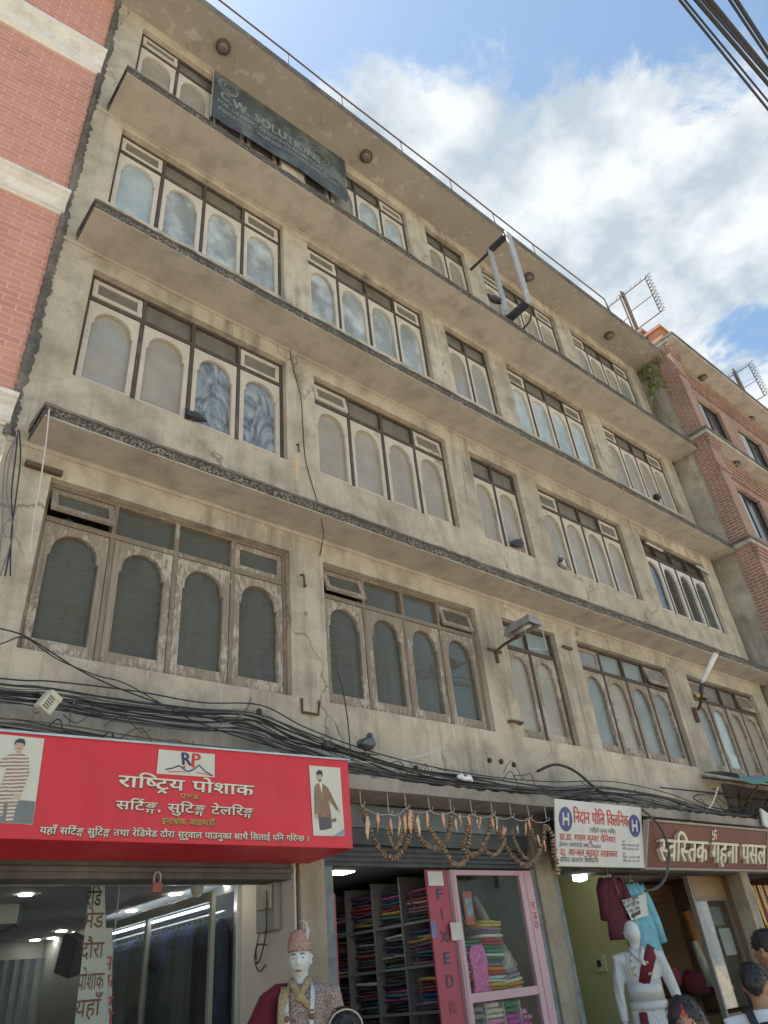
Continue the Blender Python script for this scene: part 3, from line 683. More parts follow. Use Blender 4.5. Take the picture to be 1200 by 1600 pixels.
# parapet blocks above the eaves
M_CHIM = brick('orange_brick', (.46, .19, .10), (.38, .15, .09), (.40, .28, .2), .2, .065, .008, .6)
pb = MB(); pb.box(13.22, 13.6, -.42, .1, 14.46, 15.2); pb.box(13.17, 13.65, -.47, .15, 15.2, 15.3); obj('parapet', pb, M_BRICKR, BR)
pb = MB(); pb.box(13.25, 13.7, -.86, -.5, 14.46, 14.98); pb.box(13.2, 13.75, -.91, -.45, 14.98, 15.06); obj('parapet_block', pb, M_CHIM, BR)
obj('parapet', MB().box(13.7, 26, -.6, -.4, 14.46, 14.9), M_BRICKR, BR)

# ------------------------------------------------------------------ signs
def _red():
    t = NT('red_sign_sheet'); c = t.ramp(t.noise(1.6, 5, .6), (.3, (.54, .018, .028)), (.72, (.66, .026, .036)))
    c = t.mix(t.ramp(t.noise(5, 4, .6, (2.4, 1, .1), (1, 0, 3)), (.52, 0.0), (.7, .35)), c, (.40, .03, .035))
    c = t.mix(t.ramp(t.noise(9, 5, .7, (2.6, 1, .25), (4, 0, 2)), (.64, 0.0), (.72, .35)), c, (.74, .30, .28)); t.bump(t.noise(3, 3), .12, .02)
    return t.fin(c, t.ramp(t.noise(4, 4), (.3, .34), (.7, .6)), 0, .5)
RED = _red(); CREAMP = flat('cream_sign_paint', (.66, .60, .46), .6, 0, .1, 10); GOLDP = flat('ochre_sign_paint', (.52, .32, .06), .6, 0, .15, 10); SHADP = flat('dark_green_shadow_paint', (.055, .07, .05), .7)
SKIN = flat('printed_skin', (.50, .36, .26), .7); PHOTO = flat('faded_print_paper', (.56, .54, .44), .65, 0, .06, 3); HAIRP = flat('printed_hair', (.05, .035, .04), .7)
sg = thing('shop_sign', 'large red box sign with cream Nepali lettering over the glass-fronted tailor shop at left', 'sign', (1.15, -.6, 2.5))
b = MB().add([(-2.2, -.6, 2.5), (2.54, -.6, 2.52), (2.54, -.6, 3.19), (-2.2, -.6, 3.05), (-2.2, .0, 2.49), (2.54, .0, 2.51), (2.54, -.02, 3.25), (-2.2, -.02, 3.12)],
             [(0, 1, 2, 3), (0, 4, 5, 1), (1, 5, 6, 2), (3, 2, 6, 7), (0, 3, 7, 4)])
obj('sign_box', b, RED, sg, bevel=.006)
ft = MB().add([(-2.2, -.615, 3.045), (2.55, -.615, 3.187), (2.55, -.03, 3.262), (-2.2, -.03, 3.132), (-2.2, -.615, 3.06), (2.55, -.615, 3.200), (2.55, -.03, 3.275), (-2.2, -.03, 3.147)], [(0, 1, 5, 4), (4, 5, 6, 7), (1, 2, 6, 5), (0, 3, 2, 1)])
obj('tin_cover', ft, flat('pale_tin', (.42, .47, .48), .5, .4, .25, 4), sg)
YS = -.6055
def sl(x): return (x - 1.15) * .008      # the sign's slight tilt
def lettering(parent, name, s, x0, z0, h, w, y, mat, off=0.0, depth=0, shadow=None, tilt=True, sk=0):
    mb = MB(); text(mb, s, x0, z0, h, w, y, off, depth, skew=sk)
    if tilt: mb.v = [(p[0], p[1], p[2] + sl(p[0])) for p in mb.v]
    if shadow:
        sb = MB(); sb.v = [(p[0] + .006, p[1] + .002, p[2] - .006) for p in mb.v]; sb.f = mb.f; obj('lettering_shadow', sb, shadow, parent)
    return obj(name, mb, mat, parent)
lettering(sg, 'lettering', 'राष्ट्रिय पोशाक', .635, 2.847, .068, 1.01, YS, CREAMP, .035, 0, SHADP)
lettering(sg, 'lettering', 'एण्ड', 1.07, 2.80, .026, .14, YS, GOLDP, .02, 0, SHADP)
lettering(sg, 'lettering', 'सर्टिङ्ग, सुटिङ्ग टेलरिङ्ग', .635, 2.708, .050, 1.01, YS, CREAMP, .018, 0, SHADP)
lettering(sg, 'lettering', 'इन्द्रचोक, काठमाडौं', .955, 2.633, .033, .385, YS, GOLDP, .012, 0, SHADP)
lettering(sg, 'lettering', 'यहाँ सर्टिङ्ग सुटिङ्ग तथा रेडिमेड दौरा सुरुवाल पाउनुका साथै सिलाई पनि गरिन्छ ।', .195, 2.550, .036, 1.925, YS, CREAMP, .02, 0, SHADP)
lg = obj('emblem_panel', MB().add([(.89, YS, 2.945), (1.325, YS, 2.955), (1.32, YS, 3.118), (.893, YS, 3.108)], [(0, 1, 2, 3)]), PHOTO, sg)
def s2(pts, w, y, mb=None):
    mb = mb or MB(); V, F = stroke2(pts, w); return mb.add([(p[0], y, p[1]) for p in V], F)
NAVY = flat('navy_paint', (.03, .035, .09), .5); REDP = flat('red_paint', (.52, .04, .04), .5); BLKP = flat('black_paint', (.03, .03, .032), .6)
e1 = MB(); text(e1, 'R', 1.065, 3.02, .075, .085, YS - .002, .04); e1.v = [(p[0] - (p[2] - 3.02) * .15, p[1], p[2]) for p in e1.v]
s2([(.95, 2.978), (1.0, 2.99), (1.05, 3.012), (1.09, 2.988), (1.12, 2.977), (1.16, 2.995), (1.2, 3.03), (1.25, 2.99), (1.31, 2.965)], .009, YS - .002, e1); obj('emblem_mark', e1, NAVY, sg)
e2 = MB(); text(e2, 'P', 1.135, 3.025, .072, .08, YS - .003, .04); s2([(.97, 2.962), (1.03, 2.972), (1.1, 2.972)], .005, YS - .002, e2); s2([(1.18, 2.978), (1.23, 2.975), (1.31, 2.962)], .005, YS - .002, e2)
for x, z in ((1.085, 3.003), (1.155, 3.018)):
    e2.add([(x + .012 * math.cos(R(a)), YS - .0025, z + .012 * math.sin(R(a))) for a in range(0, 360, 30)], [tuple(range(12))])
obj('emblem_mark', e2, REDP, sg)
def stripes(name, c1, c2, sc):
    t = NT(name); w = t.n('ShaderNodeTexWave', bands_direction='Z'); t.l(t.map((1, 1, 1), (0, 0, 0), (0, R(6), 0)), w.inputs['Vector']); w.inputs['Scale'].default_value = sc; w.inputs['Distortion'].default_value = 1.5; w.inputs['Detail Scale'].default_value = 2
    return t.fin(t.ramp(w.outputs['Fac'], (.42, c1), (.58, c2)), .7)
STRP = stripes('striped_print', (.60, .52, .37), (.28, .18, .17), 15)
def shp(mb, pts, y): mb.add([(p[0], y, p[1]) for p in pts], [tuple(range(len(pts)))]); return mb
def ell(mb, cx, cz, rx, rz, y, n=16): return shp(mb, [(cx + rx * math.cos(2 * math.pi * i / n), cz + rz * math.sin(2 * math.pi * i / n)) for i in range(n)], y)
# printed figure in a striped tunic (left poster)
pp = obj('poster', MB().add([(-.35, YS, 2.595), (.15, YS, 2.59), (.133, YS, 3.095), (-.35, YS, 3.09)], [(0, 1, 2, 3)]), PHOTO, sg)
obj('printed_ground', shp(MB(), [(-.35, 2.595), (.149, 2.592), (.143, 2.72), (-.35, 2.73)], YS - .001), flat('printed_grey', (.17, .19, .18), .7), pp)
f = MB(); X = -.005
shp(f, [(X - .028, 2.99), (X + .032, 2.99), (X + .068, 2.965), (X + .085, 2.88), (X + .07, 2.80), (X + .058, 2.735), (X + .05, 2.70), (X - .085, 2.70), (X - .055, 2.83), (X - .05, 2.905), (X - .12, 2.875), (X - .2, 2.90), (X - .2, 2.93), (X - .11, 2.93), (X - .05, 2.975)], YS - .003)
shp(f, [(X - .07, 2.698), (X - .025, 2.698), (X - .02, 2.63), (X - .06, 2.625)], YS - .003); shp(f, [(X - .005, 2.698), (X + .045, 2.698), (X + .04, 2.60), (X + .0, 2.60)], YS - .003); obj('printed_tunic', f, STRP, pp)
f = MB(); ell(f, X, 3.03, .024, .034, YS - .004); shp(f, [(X + .02, 2.755), (X + .06, 2.755), (X + .055, 2.72), (X + .015, 2.725)], YS - .004); shp(f, [(X - .012, 3.005), (X + .014, 3.005), (X + .016, 2.985), (X - .01, 2.985)], YS - .0035); obj('printed_skin', f, SKIN, pp)
f = MB(); shp(f, [(X - .027, 3.035), (X - .03, 3.06), (X - .01, 3.078), (X + .02, 3.076), (X + .031, 3.055), (X + .027, 3.03), (X + .02, 3.05), (X - .018, 3.052)], YS - .005); shp(f, [(X - .012, 3.017), (X + .012, 3.017), (X + .012, 3.021), (X - .012, 3.021)], YS - .005)
for dx in (-.011, .009): ell(f, X + dx, 3.037, .004, .0025, YS - .005, 8)
obj('printed_hair', f, HAIRP, pp); obj('printed_shoe', ell(MB(), -.22, 2.645, .16, .045, YS - .002), flat('printed_maroon', (.22, .10, .09), .7), pp)
# printed figure in a brown suit (right poster)
pp = obj('poster', MB().add([(2.165, YS, 2.60), (2.46, YS, 2.605), (2.45, YS, 3.122), (2.145, YS, 3.113)], [(0, 1, 2, 3)]), PHOTO, sg)
X = 2.245; f = MB()
shp(f, [(X - .02, 2.985), (X + .025, 2.985), (X + .075, 2.955), (X + .12, 2.88), (X + .165, 2.805), (X + .15, 2.79), (X + .09, 2.85), (X + .075, 2.87), (X + .095, 2.735), (X - .035, 2.735), (X - .03, 2.86), (X - .042, 2.75), (X - .065, 2.75), (X - .06, 2.93), (X - .05, 2.965)], YS - .003); obj('printed_jacket', f, flat('printed_brown', (.24, .145, .095), .7, 0, .2, 20), pp)
obj('printed_trousers', shp(MB(), [(X - .03, 2.737), (X + .09, 2.737), (X + .095, 2.66), (X + .03, 2.645), (X - .02, 2.64)], YS - .0025), flat('printed_dark', (.10, .085, .09), .7), pp)
obj('printed_shirt', shp(MB(), [(X - .012, 2.985), (X + .018, 2.985), (X + .012, 2.90)], YS - .004), CREAMP, pp)
f = MB(); ell(f, X - .005, 3.03, .024, .036, YS - .004); ell(f, X - .05, 2.735, .012, .02, YS - .004, 10); ell(f, X + .17, 2.79, .014, .014, YS - .004, 10); obj('printed_skin', f, SKIN, pp)
f = MB(); shp(f, [(X - .03, 3.035), (X - .034, 3.065), (X - .01, 3.088), (X + .02, 3.08), (X + .026, 3.05), (X + .02, 3.03), (X + .014, 3.052), (X - .02, 3.05)], YS - .005); shp(f, [(X - .016, 3.0), (X + .006, 3.0), (X + .008, 3.012), (X - .016, 3.012)], YS - .005); obj('printed_hair', f, HAIRP, pp)
obj('printed_table', shp(MB(), [(2.35, 2.604), (2.459, 2.606), (2.457, 2.66)], YS - .002), flat('printed_blue', (.25, .30, .36), .7), pp)
obj('printed_pen', shp(MB(), [(2.34, 2.70), (2.385, 2.71), (2.385, 2.735), (2.34, 2.725)], YS - .002), flat('printed_maroon', (.22, .10, .09), .7), pp)

# clinic board, hung from the slab
WB = flat('white_enamel_board', (.56, .55, .50), .5, 0, .1, 2.2); cs = thing('clinic_sign', 'white clinic board with red lettering and two blue roundels bearing a white H', 'sign', (6.1, -.47, 2.45)); YC = -.47
CQ = [(5.16, 2.44), (6.71, 2.44), (7.0, 3.10), (5.37, 3.10)]
x0, x1, z0, z1 = 5.37, 6.975, 2.475, 3.10
obj('board', MB().box(x0, x1, YC, YC + .02, z0, z1), WB, cs, bevel=.004)
def L(s, u, v, h, w, mat, off=0): return lettering(cs, 'lettering', s, x0 + u * (x1 - x0), z0 + v * (z1 - z0), h * (z1 - z0), w * (x1 - x0), YC - .003, mat, off, 0, None, False)
L('निदान पोलि क्लिनिक', .19, .655, .175, .64, REDP, .02); L('(पहिलो तल्ला माथि)', .36, .525, .065, .30, BLKP)
L('प्रा.डा. श्याम कुमार रौनियार', .035, .385, .09, .62, REDP, .015); L('प्रोफेसर, प्याथोलोजी, NMC Hospital', .03, .29, .055, .45, BLKP)
L('डा. आन्जल बहादुर ताम्राकार', .035, .16, .09, .63, REDP, .015); L('बरिष्ठ बालरोग बिशेषज्ञ', .035, .06, .07, .41, BLKP)
for v, a, c in ((.30, 'बिहान ७:३०-१०:३० बजे', 'साँझ ४:३०-६:३० बजे'), (.11, 'बिहान ८:३०-१०:३० बजे', 'साँझ ४:३०-५:३० बजे')):
    L('समय', .73, v + .10, .025, .04, BLKP); L(a, .73, v + .04, .035, .21, BLKP); L(c, .73, v - .02, .035, .2, BLKP)
for u, v in ((.105, .70), (.90, .68)):
    cx, cz = x0 + u * (x1 - x0), z0 + v * (z1 - z0); rr_ = .115
    d = obj('roundel', shp(MB(), [(cx + rr_ * math.cos(i * math.pi / 20), YC, cz + rr_ * 1.02 * math.sin(i * math.pi / 20)) [0::2] for i in range(40)], YC - .003), flat('roundel_blue', (.045, .05, .19), .5), cs)
    h = MB()
    for a, b_, c_, d_ in ((-.055, -.03, -.06, .06), (.03, .055, -.06, .06), (-.03, .03, -.014, .014)): shp(h, [(cx + a, cz + c_), (cx + b_, cz + c_), (cx + b_, cz + d_), (cx + a, cz + d_)], YC - .006)
    obj('letter_h', h, WB, d)

def lean(t, ztop, k):
    """tip a hung board so that its foot sits back against the wall"""
    for c in t.children_recursive:
        for v in c.data.vertices: v.co.y += k * (ztop - (v.co.z + ORG[c.name].z))
        c.data.update()
lean(cs, 3.10, .24)
# jeweller's board with raised letters
MAR = flat('maroon_board', (.15, .05, .035), .55, 0, .15, 3); gs = thing('jeweller_sign', 'maroon board with raised cream and gilt Nepali letters over the jewellery shop', 'sign', (8.5, -.36, 2.47)); YG = -.50
g0, g1 = 7.0, 9.97
obj('board', MB().box(g0, g1, YG, YG + .05, 2.485, 2.94), MAR, gs, bevel=.004)
fr = MB(); fr.box(g0 - .03, g1 + .03, YG - .02, YG + .05, 2.942, 2.965); fr.box(g0 - .03, g1 + .03, YG - .02, YG + .05, 2.46, 2.483); fr.box(g0 - .03, g0 - .002, YG - .018, YG + .05, 2.485, 2.94); fr.box(g1 + .002, g1 + .03, YG - .018, YG + .05, 2.485, 2.94)
obj('frame', fr, flat('weathered_frame', (.30, .25, .19), .6), gs)
GILT = flat('worn_gilt_letter', (.62, .56, .43), .5, .15, .2, 14)
lettering(gs, 'raised_letters', 'स्वस्तिक गहना पसल', 7.20, 2.545, .215, 2.66, YG, GILT, .028, .05, None, False)
sw = MB()
for pts in (((8.66, 2.84), (8.66, 2.89), (8.56, 2.89), (8.56, 2.935)), ((8.56, 2.84), (8.61, 2.84), (8.61, 2.935), (8.665, 2.935))):
    V, F = stroke2(list(pts), .022); sw.add([(p[0], YG - .012, p[1]) for p in V], F)
sw.v = [(p[0] - .10, p[1], p[2] - .035) for p in sw.v]; obj('raised_emblem', sw, GILT, gs); lean(gs, 2.94, .41)

# black banner tied across the top floor windows
BK = pane('dusty_black_flex', (.04, .045, .044), (.075, .083, .08), (.17, .19, .18), .5, 1.6); bn = thing('banner', 'dusty black advertising banner tied across the top floor windows', 'banner', (2.4, -.06, 12.6)); YB = -.055
mb = MB(); N = 36; x0, x1, z1 = 1.14, 3.72, 13.93
def bz(x, q): return 12.60 + (x - x0) * .045 + q * (z1 - 12.60 - (x - x0) * .02)
def by(x, q): return YB - .018 * math.sin(x * 3.1) * (1 - q) - .03 * (1 - q) * mnoise.noise((x * 2, q * 2, 0))
for i in range(N):
    for k in range(10):
        a, b = x0 + (x1 - x0) * i / N, x0 + (x1 - x0) * (i + 1) / N; q, q2 = k / 10, (k + 1) / 10
        mb.quad((a, by(a, q), bz(a, q)), (b, by(b, q), bz(b, q)), (b, by(b, q2), bz(b, q2)), (a, by(a, q2), bz(a, q2)))
obj('sheet', mb, BK, bn, True)
BLT = flat('faded_banner_print', (.23, .26, .245), .6, 0, .3, 5)
def bl(s, x, v, h, w, off=0, mat=BLT):
    t = MB(); text(t, s, x, 0, h, w, 0, off)
    t.v = [(p[0], by(p[0], v + p[2] / 1.3) - .007 + p[1], bz(p[0], v) + p[2]) for p in t.v]; obj('lettering', t, mat, bn)
bl('C.W. SOLUTIONS', x0 + .12, .47, .20, 1.9, .03); bl('FOR GRAPHIC DESIGNING, ANIMATION, AUDIO', x0 + .08, .34, .085, 2.35, .012); bl('ADVERTISING, WEBPAGE DESIGNING AND OTHERS', x0 + .1, .21, .085, 2.3, .012)
lm = MB()
def ring(cx, v, r1, w, a0=0, a1=360, sx=1.0):
    V, F = stroke2([(r1 * sx * math.cos(R(a)), r1 * math.sin(R(a))) for a in range(a0, a1 + 1, 12)], w); lm.add([(cx + p[0], by(cx + p[0], v + p[1] / 1.3) - .008, bz(cx, v) + p[1]) for p in V], F)
ring(x0 + .25, .80, .17, .02); ring(x0 + .25, .80, .145, .008); ring(x0 + .25, .80, .075, .022, 60, 300)
ring(x0 + 2.0, .66, .17, .014, 0, 360, 1.2); ring(x0 + 2.0, .66, .11, .014, 0, 360, 1.2); ring(x0 + 2.0, .66, .30, .006, 20, 200, 1.6)
V, F = stroke2([(x0 + .06, .13), (x0 + 2.4, .16)], .02); lm.add([(p[0], by(p[0], .14) - .008, bz(p[0], .13) + (p[1] - .13) * .3) for p in V], F)
obj('print', lm, BLT, bn)
ep = MB()
for x in (x0, x1 - .012): ep.tube([(x, YB + .02, bz(x, -.02)), (x, YB + .02, bz(x, 1.01))], .012, 6)
obj('edge_pole', ep, M_STEEL, bn)

# ------------------------------------------------------------------ fittings on the front
def soffit_lamp(p, label, grp):
    t = thing('soffit_lamp', label, 'lamp', p, grp); c = Vector(p)
    obj('base', MB().loft([c, c - Vector((0, 0, .05)), c - Vector((0, 0, .052))], [.115, .115, .09], 20), M_RUST, t, True)
    obj('globe', MB().ball(c - Vector((0, 0, .05)), (.085, .085, .055), 16, 8), flat('sooty_glass_bowl', (.13, .12, .11), .3, 0, .3, 10), t, True)
for (u, v), w in zip(((349, 72), (572, 243), (826, 432), (952, 523)), ('nearest the painted brick building', 'at the right end of the black banner', 'just right of the empty box sign frame', 'nearest the mesh screen')):
    soffit_lamp(at(u, v, z=14.058), 'round sooty lamp under the roof eaves ' + w, 'round lamps under the concrete eaves')
for (u, v, z), w in zip(((1098, 589, 14.358), (1172, 654, 14.358), (1149, 724, 11.418)), ('upper eaves, left one', 'upper eaves, right one', 'middle ledge')):
    soffit_lamp(at(u, v, z=z), 'round lamp under the red brick building, ' + w, 'round lamps under the brick building ledges')

# railing on the roof edge
rl = thing('roof_railing', 'thin rusty rail on short posts along the roof edge', 'railing', (6, -.6, 14.2))
mb = MB(); P = [(-1.2, -.6, 14.92)] + [at(u, v, y=-.6) for u, v in ((450, 85), (533, 145), (625, 218), (703, 283), (767, 325), (832, 382))] + [(11.2, -.6, 14.86)]
P = [Vector((p[0], p[1], 14.90 + .02 * math.sin(i * 2))) for i, p in enumerate(P)]
mb.tube(P, .016, 6); mb.tube([P[-1], (11.35, -.6, 14.2)], .014, 6); obj('rail', mb, M_RUST, rl)
for p in P: obj('post', MB().tube([p, (p.x, p.y, 14.19)], .011, 5), M_RUST, rl)

# empty box frame of a missing sign
fx = 6.87; fs = thing('sign_frame', 'empty grey metal box frame of a missing sign projecting from the top floor', 'sign frame', (fx, -.5, 12.4))
w2 = .10
obj('front_post', MB().box(fx - w2 / 2 - .03, fx + w2 / 2 + .03, -1.03, -.99, 11.40, 13.42), M_STEEL, fs); obj('rear_post', MB().loft([(fx, -.535, 11.5), (fx + .02, -.52, 12.4), (fx, -.54, 13.4)], [(.07, .03)] * 3, 10, sq=.6), M_STEEL, fs)
obj('top_bar', MB().box(fx - .06, fx + .06, -.988, -.50, 13.36, 13.42), M_DSTEEL, fs); obj('bottom_bar', MB().box(fx - .075, fx + .075, -.988, -.50, 11.40, 11.46), M_DSTEEL, fs)
obj('wall_arm', MB().box(fx - .02, fx + .02, -.4995, .0, 13.36, 13.40), M_DSTEEL, fs); obj('wall_arm', MB().box(fx - .02, fx + .02, -.4995, .0, 11.46, 11.49), M_DSTEEL, fs)
obj('loose_bracket', MB().tube(spline([(fx + .03, -1.0, 11.42), (fx + .12, -.9, 11.2), (fx + .3, -.6, 11.32), (fx + .35, -.3, 11.4)]), .018, 6), M_RUST, fs)

# wire-mesh screens with spikes beyond the roof
MSHM = flat('dull_grey_wire', (.12, .115, .11), .6, .2)
def mesh_screen(x, y0, y1, z0, z1, label, spike_top=True):
    t = thing('mesh_screen', label, 'screen', (x, y0, z0), 'spiked wire mesh screens on the brick building roof')
    f = MB()
    for a, b in (((y0, z0), (y1, z0)), ((y1, z0), (y1, z1)), ((y1, z1), (y0, z1)), ((y0, z1), (y0, z0))): f.tube([(x, a[0], a[1]), (x, b[0], b[1])], .016, 5)
    for k in (.36, .46): f.tube([(x, y0 + (y1 - y0) * k, z0 - .1), (x, y0 + (y1 - y0) * k, z1 + .1)], .022, 5)
    zm = (z0 + z1) / 2; f.tube([(x, y0 + (y1 - y0) * .46, zm), (x, y1, zm)], .012, 5); f.tube([(x, y0, zm - .2), (x, y0 + (y1 - y0) * .36, zm - .1)], .012, 5)
    f.tube([(x + .03, y0 + (y1 - y0) * .41, z0 - .5), (x + .03, y0 + (y1 - y0) * .41, z1 + .22)], .03, 6); obj('frame', f, M_RUST, t)
    g = MB(); st = .075; k = -int((z1 - z0) / st)
    while k * st < (y1 - y0):
        for s in (1, -1):
            a = k * st; pts = []
            for q in range(41):
                d = (z1 - z0) * q / 40; yy = a + d if s > 0 else (y1 - y0) - a - d
                if 0 <= yy <= (y1 - y0): pts.append((x, y0 + yy, z0 + d))
            if len(pts) > 1: g.tube([pts[0], pts[-1]], .010, 3)
        k += 1
    obj('mesh', g, MSHM, t)
    sp = MB()
    for i in range(11):
        z = z0 + (z1 - z0) * i / 10
        for d in ((-.17, .05), (-.13, -.04), (-.14, .10)): sp.tube([(x, y1, z), (x, y1 + d[0], z + d[1])], .008, 3)
    for i in range(9):
        y = y0 + (y1 - y0) * i / 8
        for d in (-.05, .05): sp.tube([(x, y, z1), (x, y + d, z1 + .13)], .006, 3)
    obj('spikes', sp, MSHM, t); return t
mesh_screen(13.35, .25, -1.0, 15.5, 16.85, 'larger spiked wire mesh screen above the corner where the two buildings meet')
mesh_screen(18.3, -.45, -1.2, 15.0, 16.25, 'smaller spiked wire mesh screen farther along the brick building roof')

# street lamps on the first floor
def lamp_a():
    p = at(774, 1022, y=0); t = thing('wall_lamp', 'old tin hooded lamp on a bent arm beside the narrow first-floor window', 'lamp', p)
    a = p + Vector((0, -.02, 0)); h = Vector((5.30, -.52, 4.93))
    obj('bracket', MB().box(p.x - .14, p.x + .10, -.03, -.002, p.z + .02, p.z + .05).box(p.x - .015, p.x + .015, -.035, -.002, p.z - .12, p.z + .019), M_RUST, t); obj('arm', MB().tube([a + Vector((0, 0, .03)), a + Vector((-.01, -.15, .06)), h], .018, 8), M_RUST, t)
    X_, Y_, Z_ = h.x - .06, h.y - .05, h.z + .05
    hood = MB().add([(X_ - .05, Y_ + .22, Z_ - .02), (X_ + .18, Y_ + .22, Z_ - .02), (X_ + .18, Y_ - .20, Z_ - .0), (X_ - .05, Y_ - .20, Z_ - .0), (X_ + .0, Y_ + .18, Z_ + .10), (X_ + .12, Y_ + .18, Z_ + .10), (X_ + .12, Y_ - .17, Z_ + .12), (X_ + .0, Y_ - .17, Z_ + .12)],
                    [(0, 1, 5, 4), (1, 2, 6, 5), (2, 3, 7, 6), (3, 0, 4, 7), (4, 5, 6, 7)])
    obj('hood', hood, flat('old_tin', (.30, .285, .26), .6, .3, .25, 8), t); obj('bulb', MB().loft([(X_ + .06, Y_ + .15, Z_ + .01), (X_ + .06, Y_ - .12, Z_ + .02)], [.035, .03], 10), flat('grey_reflector', (.42, .40, .35), .4), t, True)
    w = MB().tube([(X_ + .18, Y_ - .19, Z_), (X_ + .18, Y_ - .19, Z_ - .30), (X_ - .03, Y_ - .10, Z_ - .30), (X_ - .03, Y_ - .10, Z_)], .009, 5); obj('wire_guard', w, M_STEEL, t)
lamp_a()
def lamp_b():
    p = at(1083, 1112, y=0); t = thing('street_light', 'slim LED street light on a rusty bracket left of the last first-floor window', 'lamp', p)
    obj('bracket', MB().tube([(p.x, -.03, p.z - .18), (p.x, -.035, p.z + .05)], .035, 8), M_RUST, t); e = at(1097, 1066, y=-.62); e2 = at(1120, 1018, y=-.98)
    obj('arm', MB().tube(spline([(p.x, -.03, p.z), (p.x, -.15, p.z + .06), e]), .025, 8), M_RUST, t); obj('sleeve', MB().tube([e.lerp(Vector((p.x, -.1, p.z + .04)), .35), e], .033, 8), flat('blue_tape', (.06, .075, .12), .6), t)
    d = (e2 - e); obj('lamp_head', MB().loft([e - d * .02, e + d * .08, e + d * .5, e + d * .92, e2], [(.03, .012), (.055, .022), (.06, .024), (.06, .024), (.055, .022)], 12, sq=.55), flat('white_lamp_casting', (.60, .61, .60), .4), t, True)
    obj('end_cap', MB().loft([e2 - d * .05, e2 + d * .03], [(.062, .03), (.06, .028)], 12, sq=.5), flat('brown_cap', (.16, .12, .09), .6), t); obj('tie', MB().tube([e.lerp(p, .45), e.lerp(p, .43)], .034, 8), flat('yellow_tie', (.5, .38, .08), .6), t)
lamp_b()
for (a, b), w in zip((((1010, 848), (1035, 861)), ((1088, 884), (1110, 897))), ('left', 'right')):
    one('tube_light', MB().loft([at(*a, y=-.04), at(*b, y=-.04)], .022, 8), flat('dusty_white_tube', (.52, .48, .40), .5), 'unlit white tube fixed over the clear glass window, the %s one' % w, 'tube light', 'unlit tubes over the clear glass window')
one('iron_bar', MB().obox(Matrix.Translation((at(42, 727, y=-.03) + at(95, 737, y=-.03)) / 2), .30, .05, .045), M_RUST, 'short rusty iron bar fixed to the wall under the lowest ledge at left', 'iron bar')
one('pipe_stub', MB().loft([(5.42, .0, 4.06), (5.42, -.05, 4.06), (5.62, -.05, 4.06), (5.62, .0, 4.06)], .018, 6), M_RUST, 'rusty pipe stub at the foot of the narrow first-floor window', 'pipe')
one('pipe_stub', MB().loft([(6.86, -.03, 5.29), (7.04, -.03, 5.285)], .022, 6), M_RUST, 'rusty pipe stub high on the pier right of the narrow first-floor window', 'pipe')
one('hook', MB().tube(spline([(2.54, .0, 5.22), (2.54, -.05, 5.20), (2.545, -.055, 5.12), (2.56, -.03, 5.08), (2.57, -.05, 5.10)]), .012, 5), M_RUST, 'small rusty hook on the pier between the first two first-floor windows', 'hook')
one('bracket', MB().tube([(2.50, -.02, 3.90), (2.50, -.02, 3.77), (2.68, -.02, 3.77), (2.70, -.02, 3.90)], .014, 5), M_RUST, 'rusty U-shaped iron let into the wall below the pier', 'bracket')
one('hook', MB().tube([(2.54, .0, 6.95), (2.54, -.03, 6.95), (2.545, -.03, 6.84)], .012, 5), M_RUST, 'rusty hook with an orange stain on the second-floor pier', 'hook')

# awning at the right
AWB = flat('blue_grey_tarpaulin', (.20, .235, .30), .6, 0, .15, 4); aw = thing('awning', 'sagging blue-grey tarpaulin awning with a green edge below the last first-floor window', 'awning', (10.5, -.3, 3.6))
A0 = at(1097, 1207, y=-.05); mb = MB(); N = 12
for i in range(N):
    for k in range(5):
        def q(i, k):
            x = A0.x + 3.0 * i / N; s = k / 5; return (x - .25 * s, -.05 - .62 * s, 3.83 - .10 * s - .05 * math.sin(i * 1.1) * s - .09 * s * s)
        mb.quad(q(i, k), q(i + 1, k), q(i + 1, k + 1), q(i, k + 1))
obj('sheet', mb, AWB, aw, True); mb = MB()
for i in range(N): 
    a, b = q(i, 5), q(i + 1, 5); mb.quad(a, b, (b[0], b[1] - .01, b[2] - .07), (a[0], a[1] - .01, a[2] - .07))
obj('edge', mb, flat('green_tarpaulin', (.03, .16, .10), .6), aw); obj('pole', MB().tube([(9.6, -.03, 3.76), (12.7, -.03, 3.82)], .015, 6), M_RUST, aw); obj('strut', MB().tube([(10.2, -.02, 3.2), (10.1, -.6, 3.6)], .015, 6), M_RUST, aw)
tag(obj('recess_shade_sheet', MB().box(10.15, 12.9, -.012, -.004, 3.15, 3.72), M_DARKC, BLD))  # flat dark sheet on the wall, painting the shade of an opening

